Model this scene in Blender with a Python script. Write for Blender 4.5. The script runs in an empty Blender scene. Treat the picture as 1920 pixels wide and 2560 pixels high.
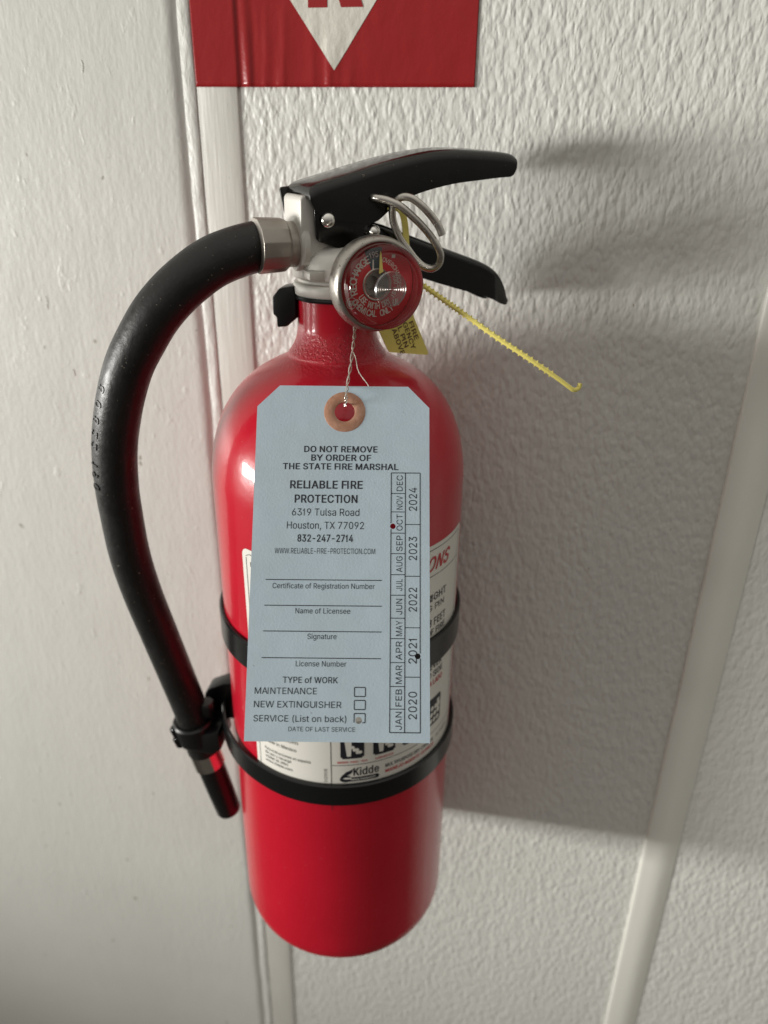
import bpy, math, random
from mathutils import Vector, Matrix
from mathutils import noise as mnoise
random.seed(7)
PI = math.pi
SC = bpy.context.scene
COL = SC.collection

# ------------------------------------------------------------------ camera
cam_d = bpy.data.cameras.new('camera')
cam = bpy.data.objects.new('camera', cam_d); COL.objects.link(cam)
cam_d.sensor_fit = 'VERTICAL'; cam_d.sensor_height = 36.0; cam_d.sensor_width = 27.0
cam_d.lens = 1923.0 / 2560.0 * 36.0
Rx = Vector((0.98040343, 0.1966118, 0.01236625))      # camera right
Dn = Vector((0.09595459, -0.42176843, -0.90161195))    # camera down
Fw = Vector((-0.17205185, 0.88513004, -0.43236902))    # camera forward
m = Matrix((Rx, -Dn, -Fw)).transposed().to_4x4()
m.translation = Vector((0.07852293, -0.36000547, 0.37435668))
cam.matrix_world = m
cam_d.clip_start = 0.01; cam_d.clip_end = 50
cam_d.dof.use_dof = True; cam_d.dof.focus_distance = 0.27; cam_d.dof.aperture_fstop = 9.0
SC.camera = cam

# ------------------------------------------------------------------ dim room around, window light from the left
W = bpy.data.worlds.new('World'); SC.world = W; W.use_nodes = True
bg = W.node_tree.nodes['Background']; bg.inputs[1].default_value = 1.0
_wt = W.node_tree.nodes.new('ShaderNodeTexCoord'); _ws = W.node_tree.nodes.new('ShaderNodeSeparateXYZ'); _wr = W.node_tree.nodes.new('ShaderNodeValToRGB')
W.node_tree.links.new(_wt.outputs['Generated'], _ws.inputs[0]); W.node_tree.links.new(_ws.outputs['Z'], _wr.inputs[0])
_wr.color_ramp.elements[0].position = 0.0; _wr.color_ramp.elements[0].color = (0.14, 0.133, 0.122, 1)     # dim room at eye level
_wr.color_ramp.elements[1].position = 0.9; _wr.color_ramp.elements[1].color = (0.76, 0.73, 0.67, 1)      # pale ceiling
W.node_tree.links.new(_wr.outputs[0], bg.inputs[0])

def area(name, az, el, dist, sx, sy, power, col, aim=Vector((0.0, -0.06, 0.17)), spread=180):
    l = bpy.data.lights.new(name, 'AREA'); l.shape = 'RECTANGLE'; l.size = sx; l.size_y = sy
    l.energy = power; l.color = col; l.spread = math.radians(spread)
    o = bpy.data.objects.new(name, l); COL.objects.link(o)
    a, e = math.radians(az), math.radians(el)
    d = Vector((-math.cos(a) * math.cos(e), -math.sin(a) * math.cos(e), math.sin(e)))
    o.location = aim + d * dist
    o.rotation_euler = (-d).to_track_quat('-Z', 'Y').to_euler()
    return o
area('window_light', 25, 0.0, 4.0, 1.75, 0.52, 216.0, (1.0, 0.985, 0.935), aim=Vector((0.0, -0.06, 0.02)))

SC.view_settings.view_transform = 'Standard'; SC.view_settings.look = 'None'
SC.view_settings.exposure = 0.0; SC.view_settings.gamma = 1.0
SC.cycles.max_bounces = 10; SC.cycles.transparent_max_bounces = 16

# ------------------------------------------------------------------ materials
def mat(name, col, rough=0.5, metal=0.0, coat=0.0, spec=0.5):
    m = bpy.data.materials.new(name); m.use_nodes = True
    b = m.node_tree.nodes['Principled BSDF']
    b.inputs['Base Color'].default_value = (*col, 1); b.inputs['Roughness'].default_value = rough
    b.inputs['Metallic'].default_value = metal; b.inputs['Coat Weight'].default_value = coat
    b.inputs['Coat Roughness'].default_value = 0.08
    b.inputs['Specular IOR Level'].default_value = spec
    return m
def N(m, t, **k):
    n = m.node_tree.nodes.new(t)
    for a, v in k.items():
        if a in n.inputs: n.inputs[a].default_value = v
        else: setattr(n, a, v)
    return n
def Lk(m, a, b): m.node_tree.links.new(a, b)
def coords(m, scale=(1, 1, 1)):
    tc = N(m, 'ShaderNodeTexCoord'); mp = N(m, 'ShaderNodeMapping')
    mp.inputs['Scale'].default_value = scale
    Lk(m, tc.outputs['Object'], mp.inputs['Vector']); return mp.outputs[0]
def noise(m, vec, scale, detail=3, rough=0.5):
    n = N(m, 'ShaderNodeTexNoise'); n.inputs['Scale'].default_value = scale
    n.inputs['Detail'].default_value = detail; n.inputs['Roughness'].default_value = rough
    Lk(m, vec, n.inputs['Vector']); return n.outputs['Fac']
def ramp(m, fac, stops):
    r = N(m, 'ShaderNodeValToRGB'); e = r.color_ramp.elements
    while len(e) < len(stops): e.new(0.5)
    for i, (p, c) in enumerate(stops):
        e[i].position = p; e[i].color = (*c, 1) if len(c) == 3 else c
    Lk(m, fac, r.inputs[0]); return r.outputs[0]
def math_(m, op, a, b=None, clamp=False):
    n = N(m, 'ShaderNodeMath'); n.operation = op; n.use_clamp = clamp
    for i, v in enumerate((a, b)):
        if v is None: continue
        if hasattr(v, 'links'): Lk(m, v, n.inputs[i])
        else: n.inputs[i].default_value = v
    return n.outputs[0]
def bump(m, h, dist, strength=1.0, prev=None):
    n = N(m, 'ShaderNodeBump'); n.inputs['Distance'].default_value = dist
    n.inputs['Strength'].default_value = strength
    Lk(m, h, n.inputs['Height'])
    if prev: Lk(m, prev, n.inputs['Normal'])
    return n.outputs[0]
def BS(m): return m.node_tree.nodes['Principled BSDF']
def g3(v): return (v, v, v)

# pebbled white wall panel
M_wall = mat('pebbled_white_panel', (0.70, 0.69, 0.63), 0.42)
def pebble():
    m = M_wall
    v = coords(m, (1, 1, 0.50))
    wob = N(m, 'ShaderNodeTexNoise'); wob.inputs['Scale'].default_value = 160; wob.inputs['Detail'].default_value = 2
    Lk(m, v, wob.inputs['Vector'])
    mix = N(m, 'ShaderNodeMix'); mix.data_type = 'VECTOR'; mix.inputs[0].default_value = 0.0022
    add = N(m, 'ShaderNodeVectorMath'); add.operation = 'MULTIPLY_ADD'
    Lk(m, wob.outputs['Color'], add.inputs[0]); add.inputs[1].default_value = (0.0022, 0.0, 0.0022); Lk(m, v, add.inputs[2])
    hs = []
    for sc, w in ((330, 1.0), (640, 0.55)):
        vo = N(m, 'ShaderNodeTexVoronoi'); vo.feature = 'SMOOTH_F1'; vo.inputs['Scale'].default_value = sc
        vo.inputs['Smoothness'].default_value = 0.35; vo.inputs['Randomness'].default_value = 1.0
        Lk(m, add.outputs[0], vo.inputs['Vector'])
        hs.append(math_(m, 'MULTIPLY', vo.outputs['Distance'], -w))
    h = math_(m, 'ADD', hs[0], hs[1])
    lo = noise(m, v, 110, 2)
    h = math_(m, 'ADD', h, math_(m, 'MULTIPLY', lo, 0.5))
    b1 = bump(m, h, 0.00052, 1.0)
    b2 = bump(m, noise(m, v, 1500, 2), 0.00006, 1.0, b1)
    Lk(m, b2, BS(m).inputs['Normal'])
    sp = math_(m, 'GREATER_THAN', noise(m, v, 330, 1), 0.815)
    c = N(m, 'ShaderNodeMix'); c.data_type = 'RGBA'
    Lk(m, sp, c.inputs[0]); Lk(m, ramp(m, noise(m, v, 9, 3), [(0.3, (0.69, 0.69, 0.65)), (0.7, (0.73, 0.73, 0.69))]), c.inputs[6])
    c.inputs[7].default_value = (0.30, 0.26, 0.2, 1)
    Lk(m, c.outputs[2], BS(m).inputs['Base Color'])
pebble()

# brushed and rolled wall paint
M_paint = mat('old_white_wall_paint', (0.70, 0.69, 0.63), 0.45)
def paint():
    m = M_paint
    v = coords(m, (1, 1, 1)); vs = coords(m, (1, 1, 0.12))
    nap = noise(m, coords(m, (1, 1, 0.55)), 520, 3, 0.55)
    streak = noise(m, vs, 420, 3, 0.6)
    big = noise(m, coords(m, (1, 1, 0.5)), 60, 3, 0.6)
    h = math_(m, 'ADD', math_(m, 'MULTIPLY', nap, 0.55), math_(m, 'MULTIPLY', streak, 0.42))
    h = math_(m, 'ADD', h, math_(m, 'MULTIPLY', big, 1.2))
    nib = math_(m, 'MULTIPLY', math_(m, 'MAXIMUM', math_(m, 'SUBTRACT', noise(m, coords(m, (1, 1, 0.6)), 170, 2), 0.67), 0.0), 4.5)
    h = math_(m, 'ADD', h, nib)
    Lk(m, bump(m, h, 0.00030, 1.0), BS(m).inputs['Normal'])
    pit = math_(m, 'GREATER_THAN', noise(m, coords(m, (1, 1, 0.7)), 210, 1), 0.80)
    c = N(m, 'ShaderNodeMix'); c.data_type = 'RGBA'
    Lk(m, pit, c.inputs[0])
    Lk(m, ramp(m, noise(m, v, 7, 4), [(0.3, (0.645, 0.645, 0.605)), (0.72, (0.69, 0.69, 0.65))]), c.inputs[6])
    c.inputs[7].default_value = (0.36, 0.34, 0.29, 1)
    Lk(m, c.outputs[2], BS(m).inputs['Base Color'])
paint()
M_trim = mat('painted_trim', (0.70, 0.69, 0.64), 0.40)
def trim():
    m = M_trim
    h = math_(m, 'ADD', noise(m, coords(m, (1, 1, 0.05)), 700, 3, 0.6), math_(m, 'MULTIPLY', noise(m, coords(m, (1, 1, 0.4)), 90, 3), 1.5))
    Lk(m, bump(m, h, 0.00016, 1.0), BS(m).inputs['Normal'])
    pit = math_(m, 'GREATER_THAN', noise(m, coords(m, (1, 1, 0.7)), 230, 1), 0.80)
    c = N(m, 'ShaderNodeMix'); c.data_type = 'RGBA'; Lk(m, pit, c.inputs[0])
    Lk(m, ramp(m, noise(m, coords(m, (1, 1, 0.15)), 60, 4), [(0.3, (0.56, 0.545, 0.50)), (0.72, (0.63, 0.62, 0.575))]), c.inputs[6])
    c.inputs[7].default_value = (0.33, 0.3, 0.26, 1)
    Lk(m, c.outputs[2], BS(m).inputs['Base Color'])
trim()
M_bead = mat('lumpy_gloss_caulk', (0.73, 0.73, 0.69), 0.42)
Lk(M_bead, bump(M_bead, noise(M_bead, coords(M_bead, (1, 1, 0.35)), 190, 4, 0.6), 0.0011), BS(M_bead).inputs['Normal'])
M_batten = mat('smooth_white_moulding', (0.76, 0.75, 0.69), 0.34)
Lk(M_batten, bump(M_batten, noise(M_batten, coords(M_batten, (1, 1, 0.3)), 260, 3), 0.00010), BS(M_batten).inputs['Normal'])
M_gap = mat('dark_joint', (0.10, 0.085, 0.07), 0.9)

M_red = mat('gloss_red_paint', (0.50, 0.006, 0.02), 0.30, coat=0.5, spec=0.25)
def redp():
    m = M_red; v = coords(m)
    Lk(m, ramp(m, noise(m, v, 30, 4), [(0.3, (0.45, 0.005, 0.019)), (0.7, (0.50, 0.0065, 0.023))]), BS(m).inputs['Base Color'])
    dst = ramp(m, noise(m, v, 950, 2, 0.5), [(0.735, g3(0)), (0.77, g3(0.5))]); src = BS(m).inputs['Base Color'].links[0].from_socket
    c = N(m, 'ShaderNodeMix'); c.data_type = 'RGBA'; Lk(m, dst, c.inputs[0]); Lk(m, src, c.inputs[6]); c.inputs[7].default_value = (0.42, 0.30, 0.26, 1)
    Lk(m, c.outputs[2], BS(m).inputs['Base Color'])
    sx = N(m, 'ShaderNodeSeparateXYZ'); Lk(m, v, sx.inputs[0])
    seam = ramp(m, sx.outputs['Z'], [(0.2955, g3(0)), (0.2985, g3(1)), (0.3035, g3(1)), (0.307, g3(0))])      # rough weld round the neck
    b0 = bump(m, math_(m, 'MULTIPLY', noise(m, v, 900, 3, 0.6), seam), 0.0009)
    b = bump(m, noise(m, v, 260, 2), 0.00006, 1.0, b0)
    Lk(m, b, BS(m).inputs['Coat Normal']); Lk(m, b, BS(m).inputs['Normal'])
    Lk(m, ramp(m, noise(m, v, 90, 5, 0.7), [(0.3, g3(0.05)), (0.75, g3(0.14))]), BS(m).inputs['Coat Roughness'])
redp()
def dusty(name, base, dust, rough, dscale, thr, bumpd=0.0001, coat=0.0, metal=0.0, bscale=400, film=0.25):
    m = mat(name, base, rough, metal, coat); v = coords(m)
    f = ramp(m, noise(m, v, dscale, 2, 0.5), [(thr, g3(0)), (min(1, thr + 0.03), g3(1))])
    big = ramp(m, noise(m, v, 70, 5, 0.7), [(0.35, g3(0)), (0.8, g3(0.35))])
    fac = math_(m, 'ADD', f, math_(m, 'MULTIPLY', big, film), True)
    c = N(m, 'ShaderNodeMix'); c.data_type = 'RGBA'; Lk(m, fac, c.inputs[0])
    c.inputs[6].default_value = (*base, 1); c.inputs[7].default_value = (*dust, 1)
    Lk(m, c.outputs[2], BS(m).inputs['Base Color'])
    Lk(m, bump(m, noise(m, v, bscale, 4, 0.6), bumpd), BS(m).inputs['Normal'])
    Lk(m, ramp(m, noise(m, v, 120, 4, 0.7), [(0.25, g3(max(0.05, rough - 0.1))), (0.8, g3(min(1, rough + 0.15)))]), BS(m).inputs['Roughness'])
    return m
M_rubber = dusty('dusty_black_rubber', (0.005, 0.005, 0.005), (0.20, 0.17, 0.13), 0.42, 900, 0.715, 0.00018, film=0.07)
M_black = dusty('gloss_black_enamel', (0.003, 0.003, 0.003), (0.12, 0.10, 0.07), 0.11, 1100, 0.77, 0.00002, film=0.02)
M_leverm = dusty('dusty_black_enamel', (0.003, 0.003, 0.003), (0.20, 0.17, 0.12), 0.14, 900, 0.735, 0.00003, film=0.08)
M_strap = mat('satin_black_strap', (0.004, 0.0045, 0.005), 0.25)
Lk(M_strap, bump(M_strap, noise(M_strap, coords(M_strap), 500, 3), 0.00003), BS(M_strap).inputs['Normal'])
M_plastic = mat('moulded_black_plastic', (0.005, 0.0055, 0.006), 0.30)
Lk(M_plastic, bump(M_plastic, noise(M_plastic, coords(M_plastic), 900, 2), 0.00003), BS(M_plastic).inputs['Normal'])
M_alu = dusty('cast_aluminium', (0.62, 0.60, 0.56), (0.25, 0.22, 0.18), 0.48, 800, 0.76, 0.00010, metal=0.35)
M_ferr = dusty('dull_crimped_metal', (0.36, 0.33, 0.295), (0.25, 0.22, 0.18), 0.42, 900, 0.76, 0.00004, metal=0.75)
M_steel = dusty('worn_steel', (0.56, 0.53, 0.49), (0.16, 0.12, 0.08), 0.24, 1300, 0.72, 0.00004, metal=1.0)
M_bezel = dusty('dirty_bezel_steel', (0.42, 0.395, 0.36), (0.10, 0.075, 0.05), 0.36, 1500, 0.66, 0.00006, metal=1.0)
M_chrome = mat('bright_metal', (0.8, 0.78, 0.74), 0.14, 1.0)
M_paper = mat('pale_blue_card', (0.36, 0.445, 0.50), 0.55)
def paper():
    m = M_paper; v = coords(m)
    base = ramp(m, noise(m, v, 120, 5, 0.7), [(0.25, (0.47, 0.58, 0.665)), (0.75, (0.51, 0.62, 0.705))])
    st = ramp(m, noise(m, v, 26, 4, 0.65), [(0.50, g3(0)), (0.78, g3(0.32))])
    c = N(m, 'ShaderNodeMix'); c.data_type = 'RGBA'; Lk(m, st, c.inputs[0]); Lk(m, base, c.inputs[6]); c.inputs[7].default_value = (0.40, 0.44, 0.44, 1)
    sp = ramp(m, noise(m, v, 620, 2, 0.5), [(0.745, g3(0)), (0.78, g3(0.45))])
    c2 = N(m, 'ShaderNodeMix'); c2.data_type = 'RGBA'; Lk(m, sp, c2.inputs[0]); Lk(m, c.outputs[2], c2.inputs[6]); c2.inputs[7].default_value = (0.20, 0.21, 0.22, 1)
    Lk(m, c2.outputs[2], BS(m).inputs['Base Color'])
    h = math_(m, 'ADD', noise(m, v, 1400, 3), math_(m, 'MULTIPLY', noise(m, v, 45, 2), 7))
    Lk(m, bump(m, h, 0.00006), BS(m).inputs['Normal'])
paper()
M_eye = mat('copper_brown_eyelet_paper', (0.40, 0.20, 0.11), 0.5, 0.0)
Lk(M_eye, ramp(M_eye, noise(M_eye, coords(M_eye), 260, 4, 0.7), [(0.3, (0.36, 0.16, 0.085)), (0.7, (0.48, 0.27, 0.19))]), BS(M_eye).inputs['Base Color'])
Lk(M_eye, bump(M_eye, noise(M_eye, coords(M_eye), 420, 4), 0.0003), BS(M_eye).inputs['Normal'])
M_ink = mat('black_ink', (0.012, 0.013, 0.02), 0.5)
M_inkfine = mat('thin_black_ink', (0.035, 0.04, 0.055), 0.5)
M_label = mat('white_vinyl_label', (0.74, 0.72, 0.66), 0.32, coat=0.3)
M_redink = mat('red_ink', (0.50, 0.02, 0.025), 0.4)
M_yellow = mat('yellow_plastic', (0.84, 0.73, 0.19), 0.38)
M_yellow.node_tree.nodes['Principled BSDF'].inputs['Subsurface Weight'].default_value = 0.0
M_yink = mat('brown_pen_lettering', (0.13, 0.07, 0.03), 0.5)
M_sticker = mat('red_vinyl_sticker', (0.30, 0.016, 0.018), 0.24)
Lk(M_sticker, bump(M_sticker, math_(M_sticker, 'ADD', noise(M_sticker, coords(M_sticker, (1, 1, .6)), 130, 3), math_(M_sticker, 'MULTIPLY', noise(M_sticker, coords(M_sticker), 600, 2), .15)), 0.0003), BS(M_sticker).inputs['Normal'])
M_stwhite = mat('white_vinyl_print', (0.66, 0.64, 0.57), 0.34)
Lk(M_stwhite, bump(M_stwhite, noise(M_stwhite, coords(M_stwhite, (1, 1, .6)), 230, 3), 0.0006), BS(M_stwhite).inputs['Normal'])
M_stred = mat('red_vinyl_letter', (0.30, 0.016, 0.018), 0.34)
M_wire = mat('thin_galvanised_wire', (0.75, 0.72, 0.66), 0.25, 1.0)
M_dial = mat('red_gauge_dial', (0.58, 0.010, 0.016), 0.4)
M_dialgreen = mat('blue_green_dial_zone', (0.035, 0.06, 0.075), 0.4)
M_dialwhite = mat('white_dial_print', (0.75, 0.68, 0.62), 0.5)
def clear(name, rough=0.03, tint=(1, 1, 1), minf=0.04):
    m = bpy.data.materials.new(name); m.use_nodes = True; nt = m.node_tree; nt.nodes.clear()
    o = nt.nodes.new('ShaderNodeOutputMaterial'); t = nt.nodes.new('ShaderNodeBsdfTransparent'); gl = nt.nodes.new('ShaderNodeBsdfGlossy')
    t.inputs[0].default_value = (*tint, 1); gl.inputs['Roughness'].default_value = rough
    fr = nt.nodes.new('ShaderNodeFresnel'); fr.inputs[0].default_value = 1.5; mx = nt.nodes.new('ShaderNodeMixShader')
    ad = nt.nodes.new('ShaderNodeMath'); ad.operation = 'ADD'; ad.use_clamp = True; ad.inputs[1].default_value = minf - 0.04
    nt.links.new(fr.outputs[0], ad.inputs[0]); nt.links.new(ad.outputs[0], mx.inputs[0]); nt.links.new(t.outputs[0], mx.inputs[1]); nt.links.new(gl.outputs[0], mx.inputs[2])
    nt.links.new(mx.outputs[0], o.inputs[0]); return m
M_clear = clear('clear_plastic', 0.04, (0.97, 0.95, 0.94))

# ------------------------------------------------------------------ helpers
def link(name, me, parent=None):
    o = bpy.data.objects.new(name, me); COL.objects.link(o)
    if parent: o.parent = parent
    return o
def mesh_obj(name, verts, faces, material, parent=None, smooth=True, angle=35, bevel=0, seg=2):
    me = bpy.data.meshes.new(name); me.from_pydata([tuple(v) for v in verts], [], faces)
    import bmesh
    bm = bmesh.new(); bm.from_mesh(me); bmesh.ops.recalc_face_normals(bm, faces=bm.faces)
    if bevel:
        bm.normal_update()
        es = [e for e in bm.edges if len(e.link_faces) == 2 and e.calc_face_angle(0) > math.radians(25)]
        bmesh.ops.bevel(bm, geom=es, offset=bevel, segments=seg, affect='EDGES', profile=0.5, clamp_overlap=True)
    bm.to_mesh(me); bm.free()
    if smooth:
        me.shade_smooth(); me.set_sharp_from_angle(angle=math.radians(angle))
    me.materials.append(material)
    return link(name, me, parent)
def empty(name, loc, label, cat, group=None):
    o = bpy.data.objects.new(name, None); COL.objects.link(o); o.location = loc
    o.empty_display_size = 0.02
    tag(o, label, cat, group); return o
def tag(o, label=None, cat=None, group=None, kind=None):
    for k, v in (('label', label), ('category', cat), ('group', group), ('kind', kind)):
        if v: o[k] = v
    return o
class Acc:
    def __init__(s): s.v = []; s.f = []
    def add(s, v, f):
        n = len(s.v); s.v += [tuple(p) for p in v]; s.f += [tuple(i + n for i in q) for q in f]; return s
def catmull(P, n):
    P = [Vector(p) for p in P]; out = []
    for i in range(len(P) - 1):
        a = P[max(i - 1, 0)]; b = P[i]; c = P[i + 1]; d = P[min(i + 2, len(P) - 1)]
        for k in range(n):
            t = k / n
            out.append(0.5 * ((2 * b) + (c - a) * t + (2 * a - 5 * b + 4 * c - d) * t * t + (3 * b - a - 3 * c + d) * t ** 3))
    out.append(P[-1]); return out
def tube(P, r, seg=16, caps=True):
    """r: number or function of 0..1"""
    n = len(P); v = []; f = []
    T = [(P[min(i + 1, n - 1)] - P[max(i - 1, 0)]).normalized() for i in range(n)]
    up = Vector((0, 0, 1)) if abs(T[0].z) < 0.9 else Vector((1, 0, 0))
    nrm = (up - T[0] * up.dot(T[0])).normalized()
    for i in range(n):
        nrm = (nrm - T[i] * nrm.dot(T[i])).normalized(); bi = T[i].cross(nrm)
        rr = r(i / (n - 1)) if callable(r) else r
        for k in range(seg):
            a = 2 * PI * k / seg; v.append(P[i] + (nrm * math.cos(a) + bi * math.sin(a)) * rr)
    for i in range(n - 1):
        for k in range(seg):
            k2 = (k + 1) % seg
            f.append((i * seg + k, i * seg + k2, (i + 1) * seg + k2, (i + 1) * seg + k))
    if caps:
        f.append(tuple(range(seg - 1, -1, -1))); f.append(tuple((n - 1) * seg + k for k in range(seg)))
    return v, f
def lathe(prof, o, ax, seg=64, cap0=False, cap1=False, start=0, facets=None):
    """prof: (r, t) along axis ax from o"""
    ax = Vector(ax).normalized(); o = Vector(o)
    up = Vector((0, 0, 1)) if abs(ax.z) < 0.9 else Vector((1, 0, 0))
    e1 = (up - ax * up.dot(ax)).normalized(); e2 = ax.cross(e1); v = []; f = []
    for r, t in prof:
        for k in range(seg):
            a = 2 * PI * k / seg + start; v.append(o + ax * t + (e1 * math.cos(a) + e2 * math.sin(a)) * r)
    for i in range(len(prof) - 1):
        for k in range(seg):
            k2 = (k + 1) % seg
            f.append((i * seg + k, i * seg + k2, (i + 1) * seg + k2, (i + 1) * seg + k))
    if cap0: f.append(tuple(range(seg - 1, -1, -1)))
    if cap1: f.append(tuple((len(prof) - 1) * seg + k for k in range(seg)))
    return v, f
def prism(poly, f3, d0, d1):
    """poly of 2D points; f3(x, y, d) -> 3D"""
    n = len(poly)
    v = [f3(x, y, d0) for x, y in poly] + [f3(x, y, d1) for x, y in poly]
    f = [tuple(range(n - 1, -1, -1)), tuple(range(n, 2 * n))] + [(i, (i + 1) % n, n + (i + 1) % n, n + i) for i in range(n)]
    return v, f
def box(a, b):
    x0, y0, z0 = a; x1, y1, z1 = b
    return prism([(x0, y0), (x1, y0), (x1, y1), (x0, y1)], lambda x, y, d: (x, y, d), z0, z1)
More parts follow.
